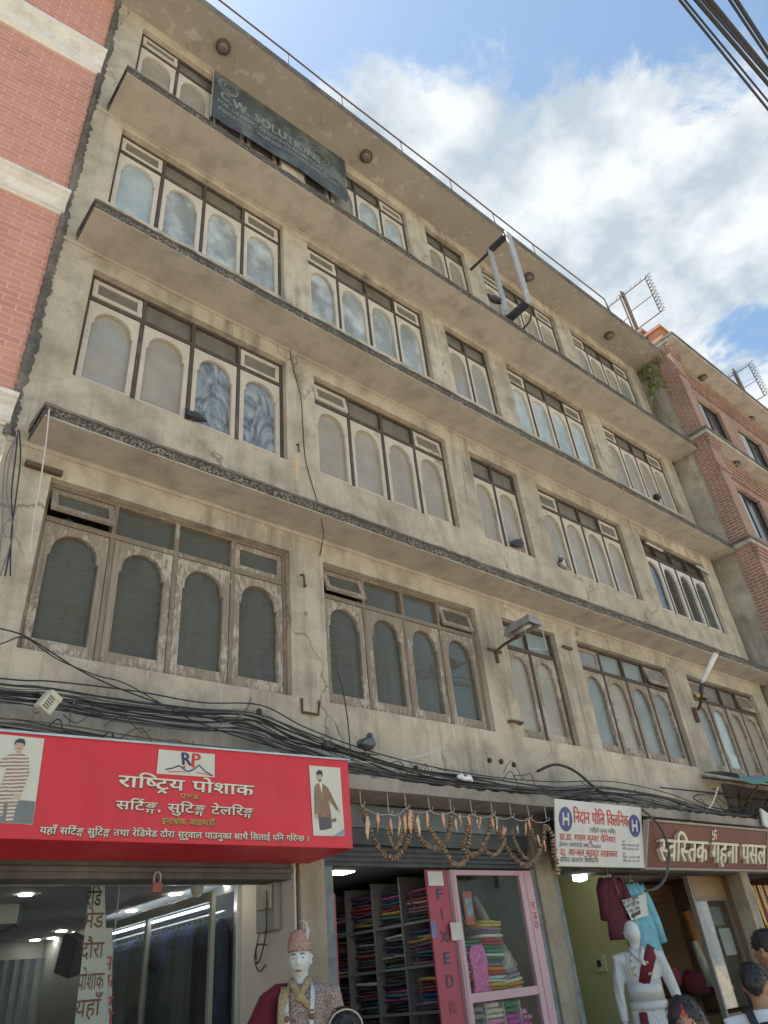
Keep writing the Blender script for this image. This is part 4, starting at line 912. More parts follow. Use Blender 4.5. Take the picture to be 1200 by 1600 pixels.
# ------------------------------------------------------------------ cables
CG = 'black cables in the tangled run above the shops'
main = [(-1.2, 3.46), (-.13, 3.48), (.18, 3.50), (.74, 3.49), (1.3, 3.50), (1.81, 3.53), (2.25, 3.42), (2.86, 3.31), (3.54, 3.25), (4.5, 3.24), (5.51, 3.24), (6.61, 3.30), (7.82, 3.27), (8.82, 3.18), (10.2, 3.14), (12.8, 3.2)]
rc = random.Random(11)
def cable(pts, r, mat=M_CABLE, label=None, group=None, name='cable'):
    return one(name, MB().tube(spline(pts, 7), r, 5), mat, label or 'black cable in the tangled run along the wall above the shops', 'cable', group if label else CG, loc=tuple(pts[0]))
for i in range(24):
    oy = -.28 + rc.uniform(-.16, .16); oz = rc.gauss(0, .055); ph = rc.uniform(0, 6); am = rc.uniform(.01, .05)
    a = 0 if i % 3 else rc.choice((0, 3, 5)); b = len(main) if i % 3 else rc.choice((len(main), 12, 10))
    pts = [(x, oy + rc.uniform(-.03, .03), z + oz + am * math.sin(x * 1.3 + ph) + rc.uniform(-.012, .012)) for x, z in main[a:b]]
    cable(pts, rc.choice((.003, .004, .005, .006, .008)), rc.choice((M_CABLE, M_CABLE, M_CABLED)))
for i in range(10):      # lower mass lying on the sign's tin top and the slab
    oy = -.38 + rc.uniform(-.1, .2); oz = rc.gauss(0, .012)
    cable([(x, oy + rc.uniform(-.05, .05), z + oz + rc.uniform(-.015, .015)) for x, z in ((-1.2, 3.17), (-.4, 3.22), (0, 3.24), (.35, 3.23), (.9, 3.20), (1.6, 3.22), (2.3, 3.24), (2.9, 3.20), (3.7, 3.17), (4.8, 3.16), (5.6, 3.19), (6.8, 3.2), (8.2, 3.16), (9.8, 3.15))][:rc.choice((8, 10, 14))], rc.choice((.004, .005, .007)), rc.choice((M_CABLE, M_CABLED)))
for i in range(30):      # short stray loops
    x = rc.choice((rc.uniform(-.2, 1.2), rc.uniform(2.7, 5.2), rc.uniform(5.5, 9.6))); w = rc.uniform(.15, .5); z = 3.24 + rc.uniform(-.04, .16)
    cable([(x, -.3, z), (x + w * .3, -.36, z + rc.uniform(-.15, .12)), (x + w * .7, -.34, z + rc.uniform(-.14, .1)), (x + w, -.28, z + rc.uniform(-.06, .06))], rc.choice((.003, .004, .005)), rc.choice((M_CABLE, M_CABLED)))
for i in range(14):      # the snarl behind the awning
    x = rc.uniform(9.9, 11.6); z = rc.uniform(3.2, 3.55)
    cable([(x + rc.uniform(-.5, .7) * k, rc.uniform(-.4, -.06), z + rc.uniform(-.2, .2)) for k in range(5)], rc.choice((.006, .008, .011)))
def cpx(px, y, r, mat, label, name='cable'): return cable([at(u, v, y=yy) for (u, v), yy in zip(px, y if isinstance(y, (list, tuple)) else [y] * len(px))], r, mat, label, None, name)
cpx([(-40, 975), (20, 987), (55, 1003), (130, 1050), (210, 1085), (300, 1115), (400, 1140), (500, 1165), (590, 1180)], -.12, .006, M_CABLE, 'thin black cable sloping down past the sill of the large first-floor window, upper one')
cpx([(-40, 1025), (10, 1003), (40, 997), (90, 1030), (150, 1055), (200, 1070), (300, 1125), (420, 1165), (520, 1185)], -.14, .005, M_CABLE, 'thin black cable sloping down past the sill of the large first-floor window, lower one')
cpx([(77, 640), (72, 690), (62, 760), (53, 810), (47, 864)], -.44, .006, M_CABLEW, 'white cord hanging from the lowest ledge at the left corner', 'cord')
cpx([(447, 500), (455, 560), (470, 620), (473, 660), (478, 720), (495, 780), (502, 800)], [-.01] * 7, .005, M_CABLE, 'thin wire wandering down the second-floor pier', 'wire')
cpx([(497, 785), (505, 830), (503, 850), (500, 868)], [-.43, -.25, -.02, -.02], .005, M_CABLE, 'thin wire dropping from the lowest ledge onto the first-floor pier', 'wire')
cpx([(528, 1050), (538, 1090), (545, 1140), (548, 1185)], -.25, .006, M_CABLE, 'thin black cable hanging down in front of the second first-floor window')
for i, (u0, du) in enumerate(((22, 5), (14, 14), (30, -4), (8, 3))): cpx([(28 + i, 672), (u0 + 2, 715), (u0 - 4, 770), (u0 - 8 + du, 830), (u0 - 14, 900)], -.06, .006, M_CABLEG if i % 2 else M_CABLE, None)
cpx([(1004, 1265), (1030, 1290), (1045, 1330), (1040, 1370), (1025, 1388), (1008, 1392)], -.56, .015, M_CABLED, 'thick grey cable looping across the jeweller board')
cpx([(840, 1205), (868, 1195), (900, 1206), (940, 1240), (975, 1262)], -.3, .016, M_CABLE, 'thick black cable arching over the clinic board')
cpx([(1040, 1290), (1080, 1285), (1110, 1260), (1122, 1230)], -.35, .012, M_CABLEW, 'dirty white cable curving up to the awning')
cpx([(500, 1190), (600, 1190), (660, 1180), (690, 1170)], -.33, .005, M_CABLEW, 'pale cable lying over the run near the pigeon')
cpx([(345, 1130), (365, 1125), (385, 1108), (392, 1090)], -.3, .012, M_CABLEG, None); cpx([(108, 1135), (112, 1110), (117, 1093)], -.32, .006, M_CABLEG, None)
# junction box hanging in the cables, white insulators, cable clamps
jb = thing('junction_box', 'dirty cream junction box hanging askew in the cables above the red sign', 'junction box', at(75, 1098, y=-.4)); c = at(75, 1098, y=-.4)
JM = Matrix.Translation(c) @ Matrix.Rotation(R(28), 4, 'Y') @ Matrix.Rotation(R(20), 4, 'Z'); obj('case', MB().obox(JM, .11, .08, .14), flat('aged_cream_plastic', (.50, .47, .35), .5), jb, bevel=.012)
ji = MB()
for k in range(5): ji.obox(JM @ Matrix.Translation((-.015, -.042, -.05 + k * .018)), .05, .006, .007)
obj('louvre', ji, flat('dark_louvre', (.12, .11, .08), .6), jb); obj('lid', MB().obox(JM @ Matrix.Translation((.0, -.043, .05)), .10, .008, .035), flat('aged_cream_plastic', (.50, .47, .35), .5), jb, bevel=.003)
ins = thing('insulator', 'white porcelain insulators lying on the cables above the garlands', 'insulator', at(727, 1217, y=-.45)); c = at(727, 1217, y=-.45)
mb = MB(); mb.loft([c + Vector((-.10, 0, .01)), c + Vector((-.06, 0, .02)), c + Vector((-.01, 0, 0)), c + Vector((.05, 0, .015)), c + Vector((.10, 0, -.01))], [.015, .032, .018, .034, .012], 10); obj('body', mb, flat('porcelain', (.70, .70, .68), .25), ins, True)
for u, v in ((507, 1163), (525, 1168), (765, 1188), (783, 1190), (803, 1195), (405, 1112), (650, 1200)):
    one('cable_clamp', MB().ball(at(u, v, y=-.34), (.03, .022, .028), 8, 6), M_CABLE, 'black cable clamp on the run above the shops', 'clamp', 'black cable clamps above the shops')
wb = one('white_board', MB().obox(Matrix.Translation(at(1197, 1281, y=-.5)) @ Matrix.Rotation(R(18), 4, 'Y'), .22, .03, .24), WB, 'small white board hung askew at the right edge under the slab', 'board')
# power lines high over the street
for i, (a, b, r) in enumerate((((1062, 0), (1200, 171), .011), ((1070, 0), (1200, 158), .009), ((1088, 0), (1200, 131), .018), ((1098, 0), (1200, 118), .013), ((1108, 0), (1200, 112), .024), ((1140, 0), (1200, 90), .012), ((1150, 0), (1200, 77), .018))):
    p, q = at(*a, z=7 + .05 * i), at(*b, z=7.05 + .05 * i); d = (q - p)
    one('power_line', MB().tube(sag(p - d * 6, q + d * 12, .0, 6), r * .8, 6), M_CABLE, 'black power line crossing the sky at top right', 'power line', 'black power lines at top right', loc=tuple(p))

# ------------------------------------------------------------------ dried garlands and hooks under the slab
BEADM = flat('dried_brown_bead', (.33, .205, .105), .6, 0, .75, 45); BEAD2 = flat('dried_dark_bead', (.24, .155, .09), .6, 0, .8, 45); DRY = flat('dried_orange_strip', (.62, .31, .17), .65, 0, .35, 25); DRY2 = flat('dried_pale_strip', (.56, .42, .27), .7, 0, .3, 25)
YH = -.40
HK = [(563, 1246, 1258), (604, 1232, 1272), (632, 1238, 1262), (668, 1240, 1266), (702, 1245, 1268), (734, 1247, 1272), (766, 1250, 1272), (795, 1252, 1276), (823, 1255, 1278), (850, 1260, 1282)]
hp = []
for i, (u, v0, v1) in enumerate(HK):
    a = at(u, v0, y=YH); z1 = at(u, v1, y=YH).z; a.z = 3.03; hp.append(Vector((a.x, YH, z1)))
    one('wire_hook', MB().tube([(a.x, YH, 3.03), (a.x, YH, z1 + .02), (a.x + .012, YH, z1), (a.x + .03, YH - .01, z1 + .005), (a.x + .034, YH - .01, z1 + .03)], .0045, 5), M_STEEL, 'wire hook under the slab edge holding the garland string', 'hook', 'wire hooks under the slab edge')
st = MB()
for p, q in zip(hp, hp[1:]): st.tube(sag(p, q, .03, 8), .003, 4)
one('string', st, M_CABLEW, 'pale string looped between the wire hooks', 'string')
rg = random.Random(5)
def garland(path, r, label, mat):
    P = spline(path, 30); mb = MB(); d = 0; last = P[0]; step = r * 1.05
    for p in P:
        if (p - last).length < step: continue
        dr = (p - last).normalized(); last = p
        k = r * rg.uniform(.8, 1.2); off = Vector((rg.uniform(-.2, .2), rg.uniform(-.2, .2), rg.uniform(-.2, .2))) * r
        ax = dr.to_track_quat('Z', 'Y').to_matrix().to_4x4()
        q = MB().loft([(0, 0, -k * .42), (0, 0, -k * .2), (0, 0, k * .2), (0, 0, k * .42)], [k * .6, k, k * .9, k * .5], 6); q.xf(Matrix.Translation(p + off) @ ax); mb.add(q.v, q.f)
    one('dried_garland', mb, mat, label, 'garland', 'dried bead garlands under the slab', loc=tuple(path[0]))
def gp(*px, y=YH): return [at(u, v, y=y) for u, v in px]
GA = [([(566, 1262), (575, 1290), (590, 1322), (610, 1341), (628, 1330), (640, 1300), (636, 1275)], .021, 'leftmost of the long dried garlands, beside the red sign'),
      ([(604, 1288), (608, 1308), (617, 1326), (624, 1316), (628, 1294)], .015, 'short dried garland inside the leftmost long one'),
      ([(642, 1272), (650, 1300), (668, 1322), (688, 1325), (702, 1300), (704, 1275)], .021, 'dried garland second from the red sign, left of the crossing'),
      ([(668, 1285), (676, 1304), (690, 1322), (705, 1345), (718, 1352), (730, 1338), (734, 1300), (735, 1280)], .020, 'dried garland hanging lowest in front of the red banner'),
      ([(736, 1275), (728, 1300), (724, 1325), (735, 1335), (750, 1330), (764, 1300), (766, 1278)], .020, 'dried garland over the left part of the pink cabinet'),
      ([(748, 1308), (758, 1328), (772, 1336), (782, 1326), (790, 1310)], .014, 'thin dried garland over the middle of the pink cabinet'),
      ([(768, 1276), (780, 1300), (795, 1330), (818, 1352), (836, 1342), (848, 1315), (851, 1288)], .022, 'dried garland nearest the clinic board, a deep loop'),
      ([(800, 1294), (806, 1318), (818, 1338), (826, 1342)], .014, 'short dried garland ending in the deep loop by the clinic board'),
      ([(826, 1284), (832, 1304), (838, 1316)], .018, 'stubby dried garland beside the clinic board'),
      ([(852, 1288), (862, 1305), (866, 1330), (870, 1352), (872, 1366)], .024, 'straight dried garland hanging against the edge of the clinic board')]
for i, (p, r, l) in enumerate(GA): garland(gp(*p, y=YH - .01 * (i % 3)), r * 1.22, l, BEADM if i % 2 else BEAD2)
ST = [(574, 1275, 1312, .020), (590, 1270, 1303, .016), (610, 1278, 1305, .012), (624, 1275, 1308, .013), (634, 1268, 1306, .014), (641, 1266, 1302, .026), (653, 1270, 1310, .017), (667, 1268, 1295, .014), (692, 1270, 1296, .016), (712, 1276, 1300, .010), (718, 1272, 1292, .012), (732, 1272, 1292, .014), (745, 1280, 1296, .010), (751, 1275, 1293, .010), (768, 1275, 1298, .013), (776, 1276, 1300, .013), (786, 1290, 1310, .017), (790, 1292, 1308, .012), (808, 1290, 1303, .010), (822, 1284, 1306, .012), (826, 1280, 1298, .012), (840, 1302, 1322, .010), (850, 1310, 1332, .010)]
for i, (u, v0, v1, w) in enumerate(ST):
    a, b = at(u, v0, y=YH - .025), at(u + rg.uniform(-2, 5), v1, y=YH - .03); mb = MB()
    mb.loft([a, a.lerp(b, .3) + Vector((rg.uniform(-.01, .01), 0, 0)), a.lerp(b, .7) + Vector((rg.uniform(-.012, .012), 0, 0)), b], [(w * .6, .004), (w * 1.35, .010), (w * .95, .008), (w * .3, .002)], 8)
    one('dried_strip', mb, DRY if i % 3 else DRY2, 'curled dried orange strip hanging from the string between the garlands', 'dried strip', 'curled dried strips on the garland string', loc=tuple(a), smooth=True)

# ------------------------------------------------------------------ shop 1: tailor behind glass
sw_ = thing('shop_window', 'full-height plate glass shop window in an aluminium frame under the red sign', 'shop window', (1, .86, .05))
f = MB()
f.box(2.355, 2.398, .84, .90, .05, 2.518); f.box(-.40, 2.354, .845, .895, .05, .12); f.box(-.40, 2.354, .845, .895, 2.47, 2.515)
obj('frame', f, M_ALU, sw_, bevel=.003); obj('pane', MB().box(-.40, 2.354, .868, .874, .121, 2.469), G_SHOP, sw_)
obj('joint', MB().box(1.30, 1.306, .864, .867, .121, 2.469), flat('clear_joint', (.3, .32, .32), .3), sw_)
lm_ = emis('downlight_glow', (1, .95, .85), 15.0)
for i, (u, v) in enumerate(((35, 1372), (95, 1373), (40, 1398), (274, 1397), (338, 1373), (358, 1382), (281, 1408), (215, 1429), (205, 1423), (96, 1455), (121, 1457), (42, 1473), (55, 1469), (82, 1466), (59, 1478), (28, 1484), (161, 1446))):
    p = at(u, v, z=2.515)
    if p.y > 5.9: continue
    one('downlight', MB().loft([p, p - Vector((0, 0, .006))], .055 if p.y < 3 else .06, 16), lm_, 'small lit downlight in the ceiling of the tailor shop', 'downlight', 'downlights in the tailor shop ceiling', loc=tuple(p))
# stepped bulkhead in the ceiling
obj('ceiling_step', MB().box(-.4, .95, 2.2, 5.9, 2.36, 2.514), W_WHITE, BLD); obj('ceiling_step_edge', MB().box(.951, .98, 2.2, 5.9, 2.34, 2.5), flat('dark_strip', (.06, .055, .05), .6), BLD)
one('dome_light', MB().ball((2.05, 1.0, 2.47), (.055, .055, .075), 16, 10), flat('opal_dome', (.62, .58, .50), .35), 'egg-shaped opal ceiling light in the tailor shop', 'ceiling light', smooth=True)
one('speaker', MB().obox(Matrix.Translation(at(112, 1492, y=3.0)) @ Matrix.Rotation(R(25), 4, 'X') @ Matrix.Rotation(R(30), 4, 'Z'), .16, .2, .34), BLKP, 'black loudspeaker tilted under the ceiling of the tailor shop', 'speaker', bevel=.01)
# wardrobe along the right wall with dark suits on a rail
wd = thing('wardrobe', 'glass-doored wardrobe of dark suits along the tailor shop wall', 'wardrobe', (2.3, 2.2, .1)); WRM = flat('pale_wardrobe_frame', (.42, .39, .33), .5, 0, .06, 3)
f = MB()
for y in (.93, 2.22, 3.62): f.box(2.16, 2.20, y, y + .05, .12, 2.44)
f.box(2.16, 2.20, .98, 2.22, 2.36, 2.44); f.box(2.16, 2.20, 2.27, 3.62, 2.36, 2.44); f.box(2.16, 2.20, .98, 2.22, 1.40, 1.47); f.box(2.16, 2.20, 2.27, 3.62, 1.40, 1.47)
obj('frame', f, WRM, wd, bevel=.004); obj('back_panel', MB().box(2.405, 2.412, .93, 3.67, .12, 2.44), flat('wardrobe_back', (.05, .05, .055), .7), wd)
obj('pane', MB().box(2.175, 2.18, .98, 3.62, 1.47, 2.36), G_SHOP, wd); obj('rail', MB().tube([(2.30, .95, 2.28), (2.30, 3.65, 2.28)], .012, 8), M_ALU, wd)
obj('light_strip', MB().box(2.205, 2.235, 1.0, 3.6, 2.33, 2.345), emis('cool_strip', (.75, .85, 1), 6.0), wd)
SUITC = [flat('navy_cloth', (.045, .055, .10), .85, 0, .3, 6), flat('black_cloth', (.03, .03, .035), .85, 0, .3, 6), flat('charcoal_cloth', (.06, .06, .065), .85, 0, .3, 6), flat('blue_cloth', (.055, .08, .20), .85, 0, .3, 6)]
def suit_mesh(y):
    mb = MB(); x = 2.30; mb.loft([(x, y, 2.235), (x, y, 2.215), (x, y, 2.14), (x, y, 1.9), (x, y, 1.45)], [(.015, .03), (.055, .05), (.028, .10), (.026, .10), (.03, .105)], 10, ref=(1, 0, 0)); return mb
for i in range(24):
    y = 1.02 + i * .108
    t = thing('suit', 'dark suit hanging in the row on the wardrobe rail', 'suit', (2.3, y, 2.28), 'dark suits in the wardrobe')
    obj('jacket', suit_mesh(y + rnd.uniform(-.015, .015)), SUITC[(i * 7) % 4], t, True); obj('hanger', MB().tube([(2.30, y, 2.235), (2.30, y, 2.27), (2.305, y + .01, 2.295), (2.29, y + .015, 2.29)], .004, 5), M_STEEL, t)
# back of the shop: pleated curtain, counter
mb = MB(); N = 70
for i in range(N):
    a, b = .3 + 1.9 * i / N, .3 + 1.9 * (i + 1) / N; mb.quad((a, 5.2 + .03 * math.sin(i * 1.4), 1.2), (b, 5.2 + .03 * math.sin((i + 1) * 1.4), 1.2), (b, 5.2 + .03 * math.sin((i + 1) * 1.4), 2.28), (a, 5.2 + .03 * math.sin(i * 1.4), 2.28))
one('curtain', mb, flat('pale_blue_curtain', (.34, .39, .43), .8, 0, .1, 4), 'pale pleated curtain across the back of the tailor shop', 'curtain', smooth=True)
one('counter', MB().box(.2, 2.0, 4.0, 4.6, .05, 1.25), flat('counter_red_cloth', (.16, .05, .045), .7, 0, .3, 3), 'red-brown cloth-covered counter at the back of the tailor shop', 'counter', bevel=.02)
# lettered banner standing behind the glass
bs = thing('banner', 'white vertical paper banner with brown Nepali lettering inside the tailor shop window', 'banner', (1.1, .93, 1.2)); PAPER = flat('white_paper', (.55, .54, .50), .7, 0, .08, 3)
p0, p1, p2, p3 = at(142, 1372, y=.93), at(163, 1372, y=.93), at(172, 1640, y=.93), at(112, 1640, y=.93)
obj('sheet', MB().quad(p0, p3, p2, p1), PAPER, bs); BRN = flat('brown_lettering', (.20, .09, .045), .7)
for s, v, w in (('रेडि', 1415, 22), ('मेड', 1450, 28), ('दौरा', 1498, 32), ('पोशाक', 1548, 36), ('यहाँ', 1590, 34)):
    a = at(130 - (v - 1450) * .10, v, y=.925); mb = MB(); text(mb, s, a.x, a.z, .10, w * .0054, a.y, .01); obj('lettering', mb, BRN if v != 1415 else BLKP, bs)
b2 = thing('banner', 'narrow white paper strip with red letters beside the vertical banner in the tailor shop', 'banner', (1.3, .945, 1.2)); p0, p1, p2, p3 = at(166, 1450, y=.945), at(176, 1450, y=.945), at(174, 1640, y=.945), at(154, 1640, y=.945)
obj('sheet', MB().quad(p0, p3, p2, p1), PAPER, b2)
for s, v in (('म', 1516), ('क', 1545), ('ए', 1580), ('न', 1605)):
    a = at(160, v, y=.94); mb = MB(); text(mb, s, a.x, a.z, .085, .075, a.y, .02); obj('lettering', mb, REDP, b2)
pdk = thing('padlock', 'red padlock hanging from the beam above the glass shop window', 'padlock', at(245, 1380, y=.0)); c = at(245, 1384, y=.0)
obj('body', MB().box(c.x - .035, c.x + .035, c.y - .02, c.y + .02, c.z - .045, c.z + .02), flat('red_padlock', (.26, .075, .06), .5), pdk, bevel=.006); obj('shackle', MB().tube(spline([(c.x - .022, c.y, c.z + .02), (c.x - .022, c.y, c.z + .07), (c.x, c.y, c.z + .09), (c.x + .022, c.y, c.z + .07), (c.x + .022, c.y, c.z + .02)]), .006, 6), M_STEEL, pdk)
mt = thing('electric_meter', 'grey electric meter box with looping wires on the pale partition', 'meter', (2.39, .35, 2.25))
obj('case', MB().box(2.335, 2.398, .20, .50, 2.06, 2.44), flat('grey_meter_case', (.25, .245, .225), .5), mt, bevel=.01); obj('cover', MB().box(2.31, 2.334, .24, .46, 2.22, 2.40), flat('meter_cover', (.32, .31, .28), .35), mt, bevel=.008)
obj('wire', MB().tube(spline([(2.32, .30, 2.40), (2.30, .27, 2.2), (2.31, .30, 2.05), (2.34, .42, 1.9), (2.36, .52, 1.86), (2.35, .50, 1.98), (2.35, .35, 1.97)]), .006, 5), M_CABLE, mt); obj('wire', MB().tube(spline([(2.36, .48, 2.06), (2.36, .55, 1.9), (2.37, .50, 1.80), (2.37, .40, 1.84)]), .005, 5), M_CABLE, mt)
wf = MB(); text(wf, 'क', 0, 0, .05, None, 0, .01)

# ------------------------------------------------------------------ shop 2: cloth
tl = thing('tube_light', 'lit tube light on the ceiling of the cloth shop', 'tube light', (3.5, .9, 2.6)); obj('tube', MB().box(3.38, 3.62, .78, .98, 2.575, 2.585), emis('tube_glow', (.9, 1, .97), 9.0), tl); obj('fitting', MB().box(3.36, 3.64, .77, .99, 2.586, 2.615), W_WHITE, tl)
CLC = [(.30, .03, .05), (.05, .12, .10), (.03, .04, .12), (.28, .06, .18), (.10, .06, .16), (.35, .22, .05), (.045, .045, .05), (.16, .13, .11), (.03, .10, .16), (.40, .36, .30), (.22, .05, .03), (.09, .14, .05), (.24, .12, .15), (.025, .025, .03), (.06, .03, .04), (.12, .10, .13)]
CLM = [flat('folded_cloth_dye_' + str('abcdefghijklmnop'[i]), c, .85, 0, .25, 14, .2) for i, c in enumerate(CLC)]
def folded(cx, cy, z, w, d, h, face, r_):
    """one folded cloth with a rounded fold to the front; face 'x' looks to -x, 'y' looks to -y"""
    mb = MB(); N = 7; pts = []; rad = []
    for i in range(N):
        s = -w / 2 + w * i / (N - 1); wob = r_.uniform(-.006, .006)
        pts.append((cx + wob, cy + s, z + h / 2 + r_.uniform(-.003, .003)) if face == 'x' else (cx + s, cy + wob, z + h / 2 + r_.uniform(-.003, .003))); rad.append((d / 2 * r_.uniform(.95, 1.03), h / 2 * r_.uniform(.9, 1.08)))
    mb.loft(pts, rad, 10, sq=.55); return mb
SHB = flat('grey_shelf_board', (.17, .165, .155), .6, 0, .1, 4); XS = 4.12
sf = thing('shelf_unit', 'tall shelf unit of folded dark cloth along the wall of the cloth shop', 'shelf', (XS, 1.2, .1))
YD = [.30, .72, 1.16, 1.62, 2.1, 2.6]; ZL = [.2, .62, 1.0, 1.38, 1.74, 2.10, 2.48]
for y in YD: obj('divider', MB().box(XS, XS + .40, y - .012, y + .012, .1, 2.52), SHB, sf)
for z in ZL[:-1]:
    for a, b in zip(YD, YD[1:]): obj('board', MB().box(XS + .01, XS + .40, a + .0125, b - .0125, z - .012, z + .012), SHB, sf)
obj('back', MB().box(XS + .401, XS + .41, .28, 2.62, .1, 2.52), flat('shelf_back', (.05, .05, .05), .8), sf)
rs = random.Random(21); npos = ['nearest the red banner', 'second along', 'third along', 'fourth along', 'farthest in']
for zi, z in enumerate(ZL[:-1]):
    if zi < 2: continue
    for yi, (a, b) in enumerate(zip(YD, YD[1:])):
        t = thing('cloth_stack', 'stack of folded cloth in the shelf unit, %s, %s shelf' % (npos[yi], ('', '', 'fourth from top', 'third from top', 'second from top', 'top')[zi]), 'cloth stack', (XS + .2, (a + b) / 2, z + .013), 'cloth stacks in the shelf unit')
        h = z + .014; top = z + rs.uniform(.24, .33)
        while h < top:
            dh = rs.uniform(.022, .042); w = (b - a) * rs.uniform(.66, .90)
            fm = folded(XS + .19 + rs.uniform(-.01, .04), (a + b) / 2 + rs.uniform(-.02, .02), h, w, .33 * rs.uniform(.85, 1), dh, 'x', rs); cy_ = (a + b) / 2; fm.xf(Matrix.Translation((XS + .2, cy_, h)) @ Matrix.Rotation(R(rs.uniform(-5, 5)), 4, 'Z') @ Matrix.Rotation(R(rs.uniform(-2.5, 2.5)), 4, 'X') @ Matrix.Translation((-XS - .2, -cy_, -h)))
            obj('folded_cloth', fm, CLM[rs.choice((0, 1, 2, 3, 4, 5, 6, 6, 7, 8, 9, 10, 11, 12, 13, 13, 14, 14, 15))], t, True); h += dh * .96
# red banner FIXED RATE on the near end of the shelf
fb = thing('banner', 'tall red board reading FIXED in dark blue capitals beside the pink cabinet', 'banner', (3.98, .02, .1)); FRD = flat('faded_red_board', (.36, .055, .075), .55, 0, .08, 3); X0, X1, YB2 = 3.855, 4.125, .02
obj('board', MB().box(X0, X1, YB2, YB2 + .02, .1, 2.48), FRD, fb)
for s, v, mt_ in (('F', 1406, NAVY), ('I', 1437, NAVY), ('X', 1474, NAVY), ('E', 1508, NAVY), ('D', 1545, NAVY), ('R', 1588, flat('faded_letter', (.27, .04, .06), .6))):
    a = at(683, v, y=YB2); mb = MB(); w = .03 if s == 'I' else .10; text(mb, s, (X0 + X1) / 2 - w / 2 + .01, a.z, .09, w, YB2 - .003, .03, 0, em=.686); obj('lettering', mb, mt_, fb)
one('paper_note', MB().box(3.87, 4.06, .008, .016, 2.345, 2.465), PAPER, 'white handwritten paper note at the top of the red FIXED board', 'note'); one('paper_note', MB().box(4.06, 4.20, -.014, -.008, 1.90, 2.04), flat('cream_card', (.52, .50, .42), .7), 'small cream card on the edge of the pink cabinet beside the letter I', 'note')
stk = MB().box(3.845, 3.905, .01, .017, 1.93, 2.06); one('sticker', stk, flat('blue_sticker', (.11, .15, .30), .5, 0, .4, 14), 'blue sticker on the red board beside the letter I', 'sticker')
obj('pole', MB().box(2.83, 2.87, .10, .14, -.05, 2.35), flat('red_shutter_guide', (.40, .06, .06), .6), fb) if False else one('shutter_guide', MB().box(2.83, 2.865, .10, .14, .05, 2.3), flat('red_shutter_guide', (.36, .06, .06), .6), 'red painted shutter guide at the left of the cloth shop', 'shutter guide')
# pink display cabinet
PNK = flat('pink_gloss_paint', (.50, .30, .32), .4, 0, .08, 3); cb = thing('display_cabinet', 'pink framed glass display cabinet full of folded scarves', 'cabinet', (4.75, .3, .1)); CX0, CX1, CY0, CY1 = 4.15, 5.33, -.005, .60
f = MB(); f.box(CX0, CX0 + .075, CY0, CY0 + .05, .1, 2.48); f.box(CX1 - .20, CX1 - .105, CY0, CY0 + .05, .1, 2.48); f.box(CX1 - .10, CX1, CY0 + .006, CY0 + .05, .1, 2.48)
f.box(CX0 + .0755, CX1 - .2005, CY0 + .004, CY0 + .05, 2.435, 2.48); f.box(CX0 + .0755, CX1 - .2005, CY0 + .004, CY0 + .05, 1.42, 1.49)
f.box(CX0 + .02, CX0 + .026, CY0 - .006, CY0 - .0005, .1, 2.47); f.box(CX1 - .125, CX1 - .12, CY0 - .006, CY0 - .0005, .1, 2.47)
obj('frame', f, PNK, cb, bevel=.004); obj('pane', MB().box(CX0 + .0755, CX1 - .2005, CY0 + .02, CY0 + .025, .1, 2.434), G_SHOP, cb)
b = MB(); b.quad((CX0, CY1, .1), (CX1, CY1, .1), (CX1, CY1, 2.48), (CX0, CY1, 2.48)); b.quad((CX1 - .06, CY0 + .051, .1), (CX1 - .06, CY0 + .051, 2.48), (CX1 - .06, CY1, 2.48), (CX1 - .06, CY1, .1)); obj('back', b, flat('cabinet_lining', (.14, .14, .13), .7), cb)
obj('shelf', MB().box(CX0 + .03, CX1 - .065, CY0 + .055, CY1 - .01, 1.43, 1.46), PNK, cb)
for x in (4.46, 4.70, 4.92): obj('partition', MB().box(x - .005, x + .005, CY0 + .08, CY1 - .02, .9, 1.40), flat('pale_partition', (.45, .42, .37), .6), cb)
CC = {k: flat('scarf_' + k, c, .85, 0, .15, 20, .2) for k, c in dict(green=(.03, .15, .08), teal=(.03, .20, .12), red=(.40, .03, .05), crimson=(.26, .03, .06), pink=(.55, .22, .32), magenta=(.42, .04, .26), purple=(.16, .09, .22), lilac=(.28, .18, .25), yellow=(.52, .36, .07), cream=(.58, .52, .40), mint=(.45, .55, .48), orange=(.50, .20, .03), brown=(.26, .13, .05), blue=(.04, .30, .42), grey=(.20, .21, .22), white=(.62, .60, .56), dark=(.05, .05, .055)).items()}
def stack(x, z, cols, w, label, d=.30, y=.22, tilt=0, dh0=.03):
    t = thing('cloth_stack', label, 'cloth stack', (x, y, z), 'scarf stacks in the pink cabinet'); h = z
    for i, c in enumerate(cols):
        dh = dh0 * rs.uniform(.8, 1.25); m_ = folded(x + rs.uniform(-.01, .01), y + rs.uniform(-.01, .01), h, w * rs.uniform(.95, 1.04), d, dh, 'y', rs)
        m_.xf(Matrix.Translation((x, y, 0)) @ Matrix.Rotation(R(rs.uniform(-4, 4)), 4, 'Z') @ Matrix.Translation((-x, -y, 0)))
        if tilt: m_.xf(Matrix.Translation((x, y, z)) @ Matrix.Rotation(R(tilt), 4, 'Y') @ Matrix.Translation((-x, -y, -z)))
        obj('folded_scarf', m_, CC[c], t, True); h += dh * .93
stack(4.39, 1.462, ('dark', 'brown', 'crimson', 'dark', 'red', 'crimson', 'white', 'lilac', 'pink', 'crimson', 'lilac', 'grey', 'purple', 'teal', 'green'), .27, 'tall scarf stack topped with green, behind the pink packet')
